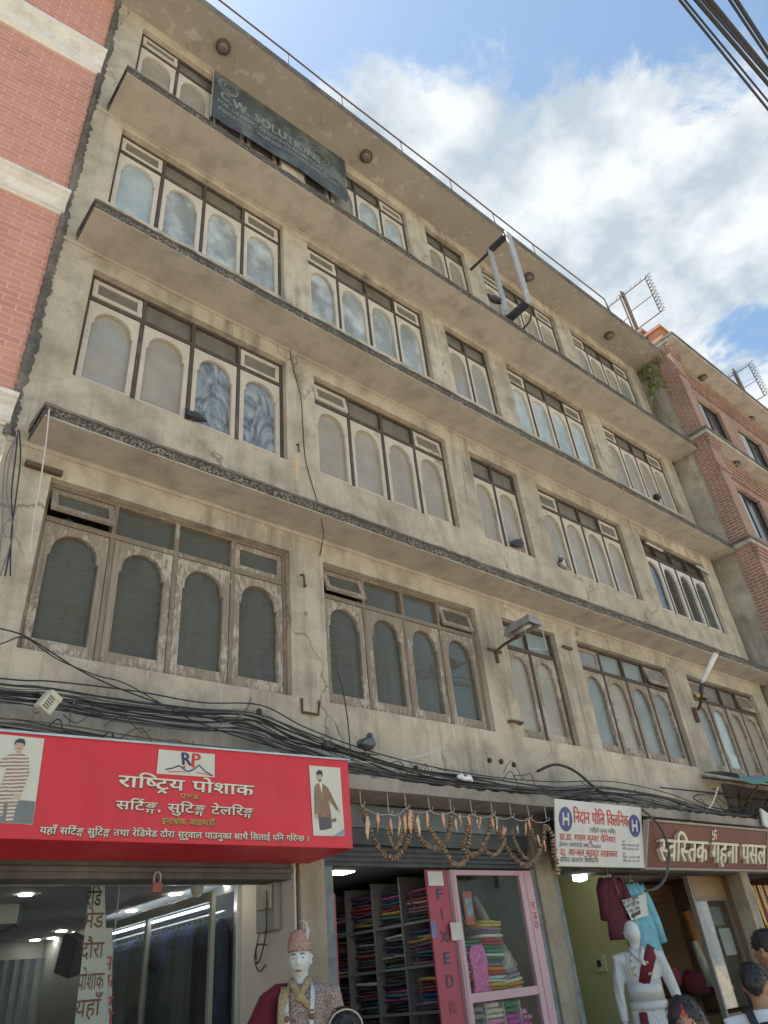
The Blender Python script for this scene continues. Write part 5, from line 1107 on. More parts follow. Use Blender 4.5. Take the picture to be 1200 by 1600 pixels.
stack(4.68, 1.462, ('brown', 'orange', 'yellow', 'mint', 'mint', 'red', 'orange', 'lilac', 'green', 'green', 'mint', 'teal', 'green', 'red', 'crimson', 'cream', 'purple', 'lilac', 'yellow', 'yellow'), .26, 'tall scarf stack in the middle of the cabinet topped with yellow', tilt=1.5)
stack(4.92, 1.462, ('yellow', 'orange', 'cream', 'lilac', 'grey'), .20, 'low heap of yellow and grey scarves at the right of the cabinet', tilt=-6, dh0=.04)
stack(4.33, 1.10, ('dark', 'grey', 'grey', 'dark', 'grey', 'grey'), .2, 'grey scarf stack on the lower shelf of the cabinet', dh0=.05)
stack(4.57, 1.06, ('red', 'pink', 'red', 'pink', 'pink', 'cream', 'cream', 'cream'), .2, 'red, pink and cream scarf stack on the lower shelf', dh0=.045)
stack(4.81, 1.06, ('dark', 'blue', 'blue', 'magenta', 'magenta', 'green', 'teal'), .2, 'blue, magenta and green scarf stack on the lower shelf', dh0=.052)
stack(5.0, 1.04, ('white', 'dark', 'green', 'magenta', 'pink', 'pink'), .14, 'narrow scarf stack with pink on top at the right of the lower shelf', dh0=.05)
pk = thing('scarf_packet', 'pink patterned scarf in a clear packet leaning on the cabinet glass', 'scarf', (4.42, .05, 1.48)); mb = MB()
pts = [(4.31, 1.475), (4.56, 1.475), (4.52, 1.53), (4.545, 1.72), (4.53, 1.80), (4.50, 1.86), (4.36, 1.86), (4.32, 1.79), (4.335, 1.55)]; mb.prism(pts, .045, .075); obj('scarf', mb, flat('pink_brocade', (.52, .10, .30), .5, 0, .5, 30), pk, bevel=.008)
hg = thing('hanging_charm', 'small red printed charm hanging inside the pink cabinet', 'charm', (4.40, .06, 2.3)); obj('card', MB().box(4.34, 4.46, .055, .063, 2.02, 2.30), flat('red_charm', (.40, .07, .035), .6), hg); obj('picture', MB().box(4.36, 4.44, .05, .0545, 2.09, 2.25), flat('charm_picture', (.20, .24, .32), .6, 0, .7, 40), hg); obj('cord', MB().tube([(4.40, .06, 2.30), (4.39, .06, 2.43)], .004, 5), M_CABLE, hg)
one('hanging_scarf', MB().loft([(4.72, .30, 2.28), (4.78, .26, 2.1), (4.86, .22, 1.92), (4.96, .18, 1.74), (5.03, .17, 1.66)], [(.10, .04), (.11, .05), (.09, .05), (.06, .05), (.05, .04)], 10), flat('beige_shawl', (.27, .20, .17), .85, 0, .2, 8), 'beige shawl hanging slantwise inside the pink cabinet', 'scarf', smooth=True)
one('hanging_scarf', MB().loft([(4.58, .33, 2.30), (4.62, .30, 2.1), (4.72, .26, 1.9), (4.80, .22, 1.74)], [(.06, .03), (.07, .03), (.05, .03), (.03, .02)], 8), flat('dark_red_shawl', (.17, .02, .035), .85, 0, .2, 8), 'dark red scarf hanging beside the beige shawl in the cabinet', 'scarf', smooth=True)
one('plastic_bag', MB().loft([(4.90, .22, 1.55), (4.90, .2, 1.65), (4.89, .2, 1.76), (4.87, .2, 1.84)], [(.11, .09), (.14, .10), (.13, .09), (.07, .05)], 12), flat('crumpled_clear_bag', (.33, .29, .26), .3, 0, .3, 20, .5), 'crumpled clear plastic bag in the pink cabinet', 'bag', smooth=True)
gf = MB()
for s, z in (('र', 2.13), ('उ', 2.04), ('ठ', 1.96)): text(gf, s, CX1 - .088, z, .06, .06, CY0 + .003, .02)
obj('lettering', gf, flat('red_marker', (.45, .08, .07), .6), cb)

# ------------------------------------------------------------------ shop 3: passage with clothes
lb = thing('bulb_lamp', 'lit white lamp shade hanging in the yellow passage', 'lamp', (6.58, .32, 2.5)); obj('shade', MB().loft([(6.56, .3, 2.535), (6.56, .3, 2.50), (6.56, .3, 2.44), (6.56, .3, 2.425)], [.05, .085, .085, .03], 16), emis('shade_glow', (.85, 1, 1), 5.0), lb, True); obj('cap', MB().cyl((6.56, .3, 2.536), (6.56, .3, 2.60), .03), W_WHITE, lb)
so_ = thing('switch_plate', 'cream switch plate with a dark socket on the yellow wall', 'switch', (7.04, .55, 1.72)); c = at(938, 1505, x=7.045); obj('plate', MB().box(7.025, 7.048, c.y - .085, c.y + .085, c.z - .09, c.z + .09), flat('cream_plastic', (.52, .47, .30), .4), so_, bevel=.006); obj('socket', MB().box(7.018, 7.0245, c.y - .025, c.y + .03, c.z - .035, c.z + .03), BLKP, so_)
def kurta(name, label, cx, y, zt, w, h, mat, trim, lean=0, sleeve=1.0):
    t = thing(name, label, 'kurta', (cx, y, zt)); mb = MB()
    n = 9; P = [(cx + lean * i / n * h, y, zt - .05 - (h - .05) * i / n) for i in range(n + 1)]; rad = []
    for i in range(n + 1):
        q = i / n; rad.append((w * (.40 + .10 * q + (.0 if i else -.18)), .055 + .02 * math.sin(i * 1.7)))
    mb.loft(P, rad, 18, ref=(0, 1, 0)); obj('body', mb, mat, t, True)
    for s in (-1, 1):
        m2 = MB(); a = Vector((cx + s * w * .30, y, zt - .075)); b = Vector((cx + s * w * (.62) + lean * h * .5, y - .02, zt - .06 - h * .62 * sleeve))
        m2.loft([a, a.lerp(b, .25) + Vector((s * .03, 0, 0)), a.lerp(b, .6) + Vector((s * .02, -.01, 0)), b], [(.06, .055), (.075, .055), (.065, .05), (.055, .045)], 12, ref=(0, 1, 0)); obj('sleeve', m2, mat, t, True)
    obj('placket', MB().loft([(cx, y - .062, zt - .06), (cx + lean * h * .2, y - .082, zt - .1 - h * .2)], [(.02, .004), (.014, .004)], 8, ref=(0, 1, 0)), trim, t)
    obj('hanger', MB().tube(spline([(cx - w * .3, y, zt - .1), (cx, y, zt - .02), (cx + w * .3, y, zt - .1)]), .006, 5).tube([(cx, y, zt - .02), (cx, y, zt + .05)], .004, 5), M_STEEL, t)
kurta('kurta', 'maroon kurta on a hanger in front of the yellow passage', 6.72, .02, 2.47, .46, .66, flat('maroon_cotton', (.085, .012, .02), .9, 0, .25, 7), flat('maroon_trim', (.16, .06, .06), .8))
kurta('kurta', 'pale blue kurta hanging behind the white mannequin', 7.22, .06, 2.42, .42, .98, flat('turquoise_cotton', (.17, .40, .47), .85, 0, .2, 7), flat('blue_trim', (.10, .27, .33), .8), .10)
np_ = thing('notice_board', 'small white notice with handwritten Nepali lines hung on the pale blue kurta', 'notice', (7.05, -.06, 2.1)); q = [at(u, v, y=-.06) for u, v in ((971, 1407), (1009, 1396), (1013, 1430), (987, 1438))]; obj('card', MB().add(q, [(0, 3, 2, 1)]), PAPER, np_)
for i, s in enumerate(('यहाँ दौरा सुरुवाल', 'को लागि पहिलो तला', 'मा जानु होला')):
    a = at(973 + i * 3, 1413.5 + i * 7.6, y=-.064); mb = MB(); text(mb, s, 0, 0, .032, .36 - i * .03, 0, .012); mb.xf(Matrix.Translation(a) @ Matrix.Rotation(R(-9), 4, 'Y')); obj('lettering', mb, BLKP, np_)
a = at(986, 1433, y=-.064); obj('arrow', MB().add([a, a + Vector((.05, 0, .05)), a + Vector((.06, 0, .03)), a + Vector((.22, 0, .07)), a + Vector((.21, 0, .03)), a + Vector((.07, 0, -.0)), a + Vector((.07, 0, -.02))], [(0, 6, 5, 2, 1), (5, 4, 3, 2)]), BLKP, np_)

# ------------------------------------------------------------------ shop 4: jeweller
for i, (u, v) in enumerate(((1012, 1385), (1037, 1385))):
    p = at(u, v, z=2.54); one('downlight', MB().loft([p, p - Vector((0, 0, .008))], .10, 16), emis('amber_glow', (1, .72, .12), 12.0), 'amber downlight in the jewellery shop ceiling, %s one' % ('left', 'right')[i], 'downlight', loc=tuple(p))
ja = thing('display_case', 'glass display case with an aluminium post in the jewellery shop', 'display case', (9.3, .4, .1)); WOODJ = flat('honey_wood_panel', (.25, .145, .065), .5, 0, .2, 3, stretch=(.6, 1, 6))
obj('header', MB().box(8.95, 9.80, .28, .34, 2.22, 2.50), WOODJ, ja); obj('post', MB().box(8.86, 8.90, .26, .33, .1, 2.52), flat('dull_brown_post', (.26, .23, .19), .5), ja); obj('pane', MB().box(8.91, 9.80, .30, .305, 1.0, 2.215), G_SHOP, ja)
obj('side_pane', MB().box(8.878, 8.884, .34, 1.6, 1.0, 2.25), G_SHOP, ja); obj('back_panel', MB().box(8.9, 9.8, 1.1, 1.13, .1, 2.5), WOODJ, ja); obj('shelf', MB().box(8.9, 9.8, .34, 1.09, 1.15, 1.18), G_CLEAR, ja); obj('base', MB().box(8.9, 9.8, .3, 1.09, .1, .95), W_BROWN, ja)
fp = MB(); fp.box(8.91, 9.80, .285, .31, 2.19, 2.218); fp.box(9.78, 9.81, .28, .33, .1, 2.19); obj('frame', fp, flat('brown_case_frame', (.20, .15, .10), .5), ja)
obj('side_panel', MB().box(7.9, 8.85, 1.3, 1.33, .1, 2.2), WOODJ, ja)
NECK = flat('maroon_beads', (.20, .012, .022), .4, 0, .4, 40); GOLDB = flat('gold_ornament', (.50, .33, .10), .35, .7, .3, 30)
for i in range(9):
    x = 8.05 + i * .085; z = 2.2 - .02 * (i % 3); l = .35 + .05 * (i % 4); mb = MB(); mb.tube(spline([(x, .9 + .03 * (i % 2), z), (x - .01, .88, z - l), (x + .02, .88, z - l - .04), (x + .045, .9, z - l), (x + .035, .92, z)]), .011, 6)
    one('bead_necklace', mb, NECK, 'maroon bead necklace in the row hanging beside the glass case', 'necklace', 'maroon bead necklaces at the jeweller', loc=(x, .9, z))
for i in range(8):
    x = 9.0 + i * .09; z = 2.14; l = .18 + .10 * ((i * 5) % 4); one('gold_necklace', MB().tube(spline([(x, .45, z), (x + .0, .44, z - l), (x + .025, .44, z - l - .03), (x + .05, .44, z - l), (x + .05, .45, z)]), .006, 5), GOLDB if i % 3 else NECK, 'ornament chain hanging inside the glass case', 'necklace', 'chains hanging in the jeweller case', loc=(x, .45, z))
one('paper_sheet', MB().box(9.42, 9.72, .335, .338, 1.55, 1.86), PAPER, 'white printed sheet taped inside the jeweller glass case', 'paper'); one('paper_sheet', MB().box(9.38, 9.66, .36, .363, 1.9, 2.12), flat('grey_print', (.22, .24, .24), .6, 0, .3, 20), 'grey picture card above the white sheet in the jeweller case', 'paper')
one('cloth_drape', MB().loft([(9.2, .6, 2.1), (9.22, .55, 1.7), (9.3, .5, 1.3), (9.42, .5, 1.18)], [(.10, .05), (.13, .06), (.12, .07), (.15, .08)], 10), flat('orange_cloth', (.42, .17, .035), .8, 0, .3, 8), 'orange cloth draped inside the jeweller glass case', 'cloth', smooth=True)
one('cloth_drape', MB().loft([(9.0, .5, 1.75), (9.02, .48, 1.5), (9.08, .46, 1.25)], [(.05, .03), (.09, .04), (.10, .05)], 10), flat('cream_cloth', (.45, .40, .30), .8, 0, .2, 8), 'cream cloth hanging at the left inside the jeweller case', 'cloth', smooth=True)
for i, (x, z) in enumerate(((8.45, 1.4), (9.1, 1.28), (9.5, 1.22))): one('cushion', MB().loft([(x - .2, .75, z), (x - .1, .72, z + .03), (x + .15, .7, z - .02), (x + .25, .72, z - .06)], [(.03, .08), (.12, .14), (.12, .14), (.04, .08)], 12), flat('maroon_velvet', (.15, .012, .022), .9, 0, .3, 9), 'maroon velvet display cushion in the jeweller window, %s' % ('beside the glass case', 'left inside the case', 'right inside the case')[i], 'cushion', smooth=True)
for i in range(6):
    x = 10.25 + i * .1; one('bead_necklace', MB().tube(spline([(x, .1, 2.35), (x + .01, .08, 1.9), (x + .04, .08, 1.86), (x + .07, .1, 2.35)]), .012, 6), NECK if i % 2 else GOLDB, 'bead garland hanging in the doorway at the far right', 'necklace', 'bead garlands at the far right doorway', loc=(x, .1, 2.35))

# ------------------------------------------------------------------ pigeons and creeper
def pigeon(p, yaw, label, body, head, wing, s=1.0, sit=0):
    t = thing('pigeon', label, 'pigeon', p); M_ = Matrix.Translation(p) @ Matrix.Rotation(yaw, 4, 'Z') @ Matrix.Scale(s, 4); h = .06 - sit
    def o(nm, mb, mt_): return obj(nm, mb.xf(M_), mt_, t, True)
    o('body', MB().loft([(-.20, 0, h + .035), (-.15, 0, h + .04), (-.09, 0, h + .06), (0, 0, h + .075), (.06, 0, h + .09), (.09, 0, h + .125), (.10, 0, h + .16), (.115, 0, h + .178), (.14, 0, h + .172)],
                        [(.022, .006), (.03, .012), (.05, .04), (.062, .058), (.058, .055), (.038, .038), (.026, .028), (.028, .027), (.008, .008)], 12), body)
    o('neck', MB().loft([(.065, 0, h + .10), (.09, 0, h + .128), (.10, 0, h + .15)], [(.052, .050), (.041, .041), (.030, .031)], 12), head); o('beak', MB().loft([(.138, 0, h + .172), (.165, 0, h + .163)], [.007, .002], 6), BLKP)
    for sd in (-1, 1):
        o('wing', MB().loft([(.06, sd * .055, h + .09), (0, sd * .062, h + .085), (-.10, sd * .048, h + .06), (-.17, sd * .02, h + .05)], [(.010, .028), (.014, .042), (.012, .03), (.006, .008)], 10), wing)
        o('leg', MB().tube([(.01, sd * .022, h + .03), (.015, sd * .022, 0), (.04, sd * .025, 0)], .004, 5), flat('pigeon_leg', (.30, .10, .09), .6))
PG = flat('pigeon_grey', (.075, .08, .09), .7, 0, .3, 30); PD = flat('pigeon_dark', (.04, .042, .05), .6, 0, .3, 30); PGR = flat('pigeon_neck', (.04, .055, .055), .4, .2, .3, 30); PWH = flat('pigeon_white', (.45, .45, .45), .7, 0, .5, 30); PWN = flat('pigeon_wing', (.11, .12, .13), .7, 0, .4, 40)
pigeon(at(575, 1188, y=-.36), R(35), 'grey pigeon perched on the cables at the end of the red sign', PG, PGR, PWN, 1.05)
pigeon(at(812, 862, y=.03), R(5), 'dark grey pigeon on the sill of the narrow second-floor window', PG, PGR, PD); pigeon(at(882, 890, y=.03), R(200), 'white and grey pigeon crouched on the sill beside the next window', PWH, PG, PWN, .95, .03)
pigeon(at(1030, 786, y=-.45), R(20), 'dark pigeon on the ledge near the right end of the third floor', PD, PGR, PG); pigeon(at(775, 476, y=-.45), R(160), 'dark pigeon at the foot of the empty box sign frame', PD, PD, PG)
pigeon(at(303, 658, y=.02), R(170), 'dark pigeon crouching at the sill of the big smeared second-floor window', PD, PD, PD, .7, .04)
iv = thing('creeper_plant', 'leafy green creeper hanging from the top corner between the two buildings', 'plant', (13.1, -.3, 14.0)); ri = random.Random(9); stems = MB(); lv = MB()
for k in range(9):
    x = 13.12 + ri.uniform(-.06, .06); y = -.62 + .085 * k; z = 14.1 - .25 * ri.random(); P = [Vector((x, y, z))]
    for q in range(ri.choice((3, 5, 7, 9))): P.append(P[-1] + Vector((ri.uniform(-.06, .03), ri.uniform(-.08, .08), -ri.uniform(.06, .22))))
    stems.tube(P, .007, 4)
    for p in P:
        for _ in range(ri.choice((0, 1, 2, 3))):
            c = p + Vector((ri.uniform(-.1, .03), ri.uniform(-.12, .12), ri.uniform(-.1, .08))); r_ = ri.uniform(.05, .10); M_ = Matrix.Translation(c) @ Matrix.Rotation(ri.uniform(0, 6.3), 4, 'Z') @ Matrix.Rotation(ri.uniform(-.9, .9), 4, 'X') @ Matrix.Rotation(ri.uniform(-.7, .7), 4, 'Y')
            lf = [(0, -r_, .1 * r_), (.45 * r_, -.5 * r_, 0), (.55 * r_, .1 * r_, 0), (0, 1.2 * r_, .15 * r_), (-.55 * r_, .1 * r_, 0), (-.45 * r_, -.5 * r_, 0)]; lv.add([M_ @ Vector(v) for v in lf], [(0, 1, 2, 3), (0, 3, 4, 5)])
obj('stem', stems, flat('creeper_stem', (.14, .11, .06), .8), iv); lo = obj('foliage', lv, flat('creeper_leaf', (.17, .26, .07), .5, 0, .5, 9), iv)

# ------------------------------------------------------------------ figures
def head_grid(nu=40, nv=30, face=True):
    """unit head, face to -y, centre at the ears; half sizes about .075 x .095 x .115"""
    V = []; F = []
    for i in range(nv + 1):
        t = math.pi * i / nv; z = math.cos(t)
        for j in range(nu):
            q = 2 * math.pi * j / nu; x = math.sin(t) * math.sin(q); y = -math.sin(t) * math.cos(q)
            px, py, pz = x * .076, y * .096, z * .118
            low = max(0, -z)
            px *= 1 - .34 * low ** 1.5; py = py * (1 - .12 * low) if y < 0 else py * (1 - .42 * low ** 1.3)
            if face and y < 0:
                g = lambda x0, z0, sx, sz: math.exp(-((px - x0) / sx) ** 2 - ((pz - z0) / sz) ** 2)
                d = .024 * g(0, -.022, .010, .020) + .013 * g(0, .0, .008, .024) - .014 * (g(.031, .010, .017, .011) + g(-.031, .010, .017, .011)) + .006 * (g(.03, .031, .026, .008) + g(-.03, .031, .026, .008))
                d += .009 * g(0, -.062, .021, .006) + .007 * g(0, -.073, .018, .006) - .005 * g(0, -.0675, .022, .002) + .010 * g(0, -.100, .02, .014) + .005 * (g(.045, -.02, .018, .02) + g(-.045, -.02, .018, .02))
                py -= d
            V.append((px, py, pz))
    for i in range(nv):
        for j in range(nu):
            j2 = (j + 1) % nu; F.append((i * nu + j, (i + 1) * nu + j, (i + 1) * nu + j2, i * nu + j2))
    return V, F
def hair_cap(front, side, back, thick=.012, seed=1, nu=44, nv=30):
    """hair over the skull down to a hairline set by front/side/back heights"""
    V, F0 = head_grid(nu, nv, False); r_ = random.Random(seed); out = []; keep = []
    for k, p in enumerate(V):
        j = k % nu; q = 2 * math.pi * j / nu; c = math.cos(q); line = front * max(0, c) ** 2 + back * max(0, -c) ** 2 + side * math.sin(q) ** 2
        v = Vector(p); n = v.normalized(); w = mnoise.noise(Vector((math.sin(q) * 9, math.cos(q) * 9, p[2] * 26 + seed))) * .004
        e = min(1, max(0, (p[2] - line) / .03)); out.append(v + n * (thick * (.25 + .75 * e) + w)); keep.append(p[2] > line - .006)
    F = [f for f in F0 if sum(keep[i] for i in f) >= 3]
    top = [i for i in range(len(V)) if V[i][2] > line_of(i, nu, front, side, back)]; out = [tuple(p) for p in out]
    for _ in range(420):        # loose strands
        p = Vector(out[r_.choice(top)]); n = p.normalized(); dn = Vector((0, .25, -1)) - n * Vector((0, .25, -1)).dot(n) + Vector((r_.uniform(-.5, .5), r_.uniform(-.3, .3), 0)); dn.normalize(); l = r_.uniform(.012, .034)
        P = [p - n * .003, p + dn * l * .5 + n * r_.uniform(.001, .004), p + dn * l + n * r_.uniform(-.002, .002)]; q = MB().loft(P, [.0016, .0014, .0004], 4); o_ = len(out); out += q.v; F += [tuple(i + o_ for i in f) for f in q.f]
    return out, F
def line_of(k, nu, front, side, back):
    q = 2 * math.pi * (k % nu) / nu; c = math.cos(q); return front * max(0, c) ** 2 + back * max(0, -c) ** 2 + side * math.sin(q) ** 2
def put(V, F, M_): return MB().add([M_ @ Vector(p) for p in V], F)
HAIRM = None
def _hair(name, c):
    t = NT(name); n = t.noise(30, 5, .7, (1, 1, .22)); col = t.ramp(n, (.3, tuple(x * .45 for x in c)), (.75, tuple(x * 1.9 for x in c))); t.bump(n, .9, .012); return t.fin(col, .42, 0, .5)
HAIRM = _hair('black_hair', (.016, .013, .012)); SKINM = flat('brown_skin', (.32, .165, .10), .55, 0, .08, 9); LIPM = flat('lip', (.26, .09, .075), .5)
EYEW = flat('eye_white', (.62, .60, .56), .3); EYEB = flat('eye_iris', (.02, .014, .01), .2)
def remesh(o, v=.012):
    m_ = o.modifiers.new('remesh', 'REMESH'); m_.mode = 'VOXEL'; m_.voxel_size = v; m_.use_smooth_shade = True; s = o.modifiers.new('smooth', 'SMOOTH'); s.iterations = 4; s.factor = .5
def hand(mb, M_, s=1.0, curl=.5):
    """palm, four bent fingers of unequal length and a thumb from the side of the palm; wrist at the origin, fingers to -z"""
    a = MB(); a.loft([(0, 0, .01), (0, 0, -.03), (0, 0, -.085)], [(.024, .018), (.038, .017), (.040, .014)], 10, ref=(0, 1, 0))
    for i, l in enumerate((.062, .074, .070, .054)):
        x = -.030 + .020 * i; a.loft([(x, 0, -.075), (x, -.004, -.085 - l * .45), (x, -.010 - .022 * curl, -.085 - l * .78), (x, -.014 - .045 * curl, -.085 - l)], [.0095, .0090, .0085, .006], 7)
    a.loft([(-.030, -.004, -.02), (-.048, -.012, -.045), (-.050, -.022, -.072), (-.046, -.028, -.090)], [.013, .011, .010, .006], 7)
    a.xf(M_ @ Matrix.Scale(s, 4)); return mb.add(a.v, a.f)
def figure(name, cat, label, pos, yaw, H, skin, shirt, trousers, hair=None, headyaw=0, headpitch=0, female=False, eyes=True, face=True, arms=None, lips=True, headtilt=0, seed=1):
    """a standing person: one continuous body, clothing as children; faces local -y; returns the thing and its frame"""
    k = H / 1.70; t = thing(name, label, cat, pos); M_ = Matrix.Translation(pos) @ Matrix.Rotation(yaw, 4, 'Z') @ Matrix.Scale(k, 4)
    sh = .175 if female else .20; b = MB()
    b.loft([(0, .0, .86), (0, .0, .98), (0, .0, 1.12), (0, .005, 1.28), (0, .01, 1.38), (0, .012, 1.425), (0, .008, 1.46)], [(.165, .105), (.15, .10), (.145, .10), (.165, .11), (.15, .095), (.085, .07), (.055, .055)], 16, ref=(0, 1, 0))
    b.loft([(0, .012, 1.40), (0, 0, 1.47), (0, -.008, 1.53)], [(.062, .060), (.054, .056), (.056, .06)], 12, ref=(0, 1, 0))
    for s in (-1, 1):
        b.loft([(s * .085, 0, .92), (s * .09, -.005, .72), (s * .085, -.01, .50), (s * .085, .0, .46), (s * .085, .015, .30), (s * .085, .01, .08)], [(.088, .09), (.082, .086), (.058, .06), (.055, .058), (.052, .056), (.036, .04)], 12, ref=(0, 1, 0))
        b.loft([(s * .085, .04, .04), (s * .087, -.03, .045), (s * .09, -.12, .025), (s * .092, -.17, .018)], [(.036, .038), (.042, .042), (.046, .024), (.03, .014)], 10)
        P = arms[0 if s < 0 else 1] if arms else [(s * (sh + .01), .01, 1.375), (s * (sh + .055), .02, 1.10), (s * (sh + .05), -.05, .86)]
        P = [Vector(p) for p in P]; b.loft([Vector((s * .11, .01, 1.385)), P[0], P[0].lerp(P[1], .5), P[1], P[1].lerp(P[2], .4), P[2]], [(.05, .05), (.055, .055), (.045, .047), (.038, .04), (.036, .036), (.024, .022)], 12)
        d = (P[2] - P[1]).normalized(); q = (-d).to_track_quat('Z', 'Y').to_matrix().to_4x4(); hand(b, Matrix.Translation(P[2]) @ q @ Matrix.Scale(-s, 4, (1, 0, 0)), 1.0)
    HM = Matrix.Translation((0, -.012, 1.585)) @ Matrix.Rotation(headyaw, 4, 'Z') @ Matrix.Rotation(headpitch, 4, 'X') @ Matrix.Rotation(headtilt, 4, 'Y'); V, F = head_grid(face=face); b.add([HM @ Vector(p) for p in V], F)
    for s in (-1, 1): b.loft([HM @ Vector((s * .070, .004, .018)), HM @ Vector((s * .080, .012, .012)), HM @ Vector((s * .079, .010, -.018)), HM @ Vector((s * .071, .002, -.03))], [(.011, .016), (.012, .021), (.012, .016), (.008, .008)], 8)
    o = obj('body', b.xf(M_), skin, t, True); remesh(o, .009 * k)
    def part(nm, mb, mt_, sm=True, rm=0):
        x = obj(nm, mb.xf(M_), mt_, t, sm)
        if rm: remesh(x, rm)
        return x
    if shirt:
        c = MB(); c.loft([(0, 0, .80), (0, .0, .95), (0, .0, 1.12), (0, .005, 1.28), (0, .01, 1.38), (0, .012, 1.43), (0, .01, 1.452)], [(.185, .125), (.170, .118), (.162, .116), (.182, .127), (.165, .11), (.098, .083), (.070, .068)], 20, ref=(0, 1, 0))
        for s in (-1, 1):
            P = [Vector(p) for p in (arms[0 if s < 0 else 1] if arms else [(s * (sh + .01), .01, 1.375), (s * (sh + .055), .02, 1.10), (s * (sh + .05), -.05, .86)])]
            c.loft([Vector((s * .10, .01, 1.385)), P[0], P[0].lerp(P[1], .5), P[1], P[1].lerp(P[2], .5), P[1].lerp(P[2], .9)], [(.062, .06), (.070, .07), (.060, .062), (.052, .054), (.047, .047), (.042, .042)], 14)
        part('shirt', c, shirt, True, .012 * k)
    if trousers:
        c = MB()
        for s in (-1, 1): c.loft([(s * .08, 0, .95), (s * .092, -.005, .72), (s * .088, -.008, .48), (s * .087, .012, .28), (s * .087, .01, .07)], [(.105, .112), (.098, .10), (.078, .08), (.068, .072), (.06, .066)], 14, ref=(0, 1, 0))
        part('trousers', c, trousers, True, .014 * k)
    if hair: V, F = hair_cap(*hair, seed=seed); part('hair', put(V, F, HM), HAIRM)
    if eyes:
        e = MB(); i_ = MB(); br = MB()
        for s in (-1, 1):
            e.ball((s * .031, -.0735, .010), (.0125, .008, .0055), 10, 6); i_.ball((s * .031, -.078, .010), (.0085, .0045, .0042), 10, 6); br.loft([(s * .016, -.094, .030), (s * .032, -.093, .035), (s * .050, -.080, .030)], [.0028, .0035, .002], 6)
        for nm, mb, mt_ in (('eyes', e, EYEW), ('iris', i_, EYEB), ('eyebrows', br, HAIRM)): mb.xf(HM); part(nm, mb, mt_)
    if lips: l = MB().loft([(-.022, -.088, -.067), (0, -.099, -.0665), (.022, -.088, -.067)], [(.003, .003), (.005, .007), (.003, .003)], 8).xf(HM); part('lips', l, LIPM)
    return t, M_, HM, k
def onhead(t, M_, HM, nm, mb, mt_, sm=True): return obj(nm, mb.xf(M_ @ HM), mt_, t, sm)
def onbody(t, M_, nm, mb, mt_, sm=True): return obj(nm, mb.xf(M_), mt_, t, sm)
def look(dx, dy): return math.atan2(dx, -dy)      # yaw that turns local -y towards (dx, dy)

MANW = flat('ivory_mannequin', (.62, .60, .55), .38, 0, .03, 4)
def brocade(name, c1, c2, sc=26):
    t = NT(name); v = t.n('ShaderNodeTexVoronoi', feature='SMOOTH_F1'); v.inputs['Scale'].default_value = sc * 1.6; v.inputs['Randomness'].default_value = .35; t.l(t.map((1, 1, 1), (0, 0, 0), (R(45), 0, R(45))), v.inputs['Vector'])
    c = t.ramp(v.outputs['Distance'], (.28, c1), (.40, c2), (.55, c1)); t.bump(v.outputs['Distance'], .3, .003); return t.fin(c, .6, 0, .4)
BRO = brocade('maroon_gold_brocade', (.17, .085, .075), (.42, .34, .27), 34); TOPI = brocade('cap_brocade', (.26, .075, .07), (.50, .35, .26), 50); GOLDT = brocade('gold_border', (.20, .13, .05), (.52, .40, .20), 60)
VELV = flat('wine_velvet', (.125, .008, .016), .9, 0, .25, 5)
arm1 = ([(-.215, .01, 1.37), (-.27, .03, 1.10), (-.25, -.06, .86)], [(.215, .01, 1.37), (.27, .03, 1.10), (.25, -.06, .86)])
mp = Vector((2.20, -.34, .20)); my = look(-.62, -.78)
t, M_, HM, k = figure('mannequin', 'mannequin', 'ivory mannequin in a brocade coat, maroon cap and bead strings before the tailor shop pier', mp, my, 1.74, MANW, BRO, flat('cream_trousers', (.45, .41, .34), .8), None, R(-4), 0, eyes=True, arms=arm1)
onhead(t, M_, HM, 'cap', MB().loft([(0, .004, .048), (0, .004, .06), (0, .006, .12), (0, .012, .165), (0, .014, .172)], [(.086, .106), (.087, .107), (.080, .098), (.070, .085), (.04, .05)], 24, ref=(0, 1, 0)), TOPI)
ft_ = MB(); ft_.loft([(.055, -.05, .09), (.066, -.05, .17), (.06, -.05, .215), (.03, -.05, .235), (.0, -.05, .225)], [(.006, .003), (.016, .004), (.02, .004), (.014, .004), (.003, .002)], 8); onhead(t, M_, HM, 'feather', ft_, flat('white_feather', (.62, .60, .56), .8))
# shawl on the right shoulder with a gold border, crossed collar, bead strings
sw2 = MB().loft([(-.09, .02, 1.43), (-.15, .01, 1.415), (-.215, .0, 1.36), (-.27, -.01, 1.2), (-.30, -.02, 1.0), (-.31, -.02, .78)], [(.03, .06), (.05, .095), (.075, .105), (.11, .11), (.135, .10), (.14, .09)], 20, ref=(0, 1, 0)); onbody(t, M_, 'shawl', sw2, VELV)
onbody(t, M_, 'shawl_border', MB().loft([(-.095, -.085, 1.43), (-.11, -.135, 1.36), (-.115, -.145, 1.2), (-.12, -.145, 1.0), (-.12, -.145, .80)], [(.032, .006)] * 5, 8, ref=(0, 1, 0)), GOLDT)
col_ = MB(); col_.loft([(-.065, -.035, 1.475), (-.045, -.085, 1.44), (.02, -.125, 1.36), (.10, -.130, 1.27)], [(.022, .008)] * 4, 8, ref=(0, 1, 0)); col_.loft([(.065, -.035, 1.475), (.045, -.088, 1.435), (.0, -.128, 1.37), (-.01, -.133, 1.345)], [(.022, .008)] * 4, 8, ref=(0, 1, 0)); onbody(t, M_, 'collar', col_, GOLDT)
bd = MB(); bd2 = MB()
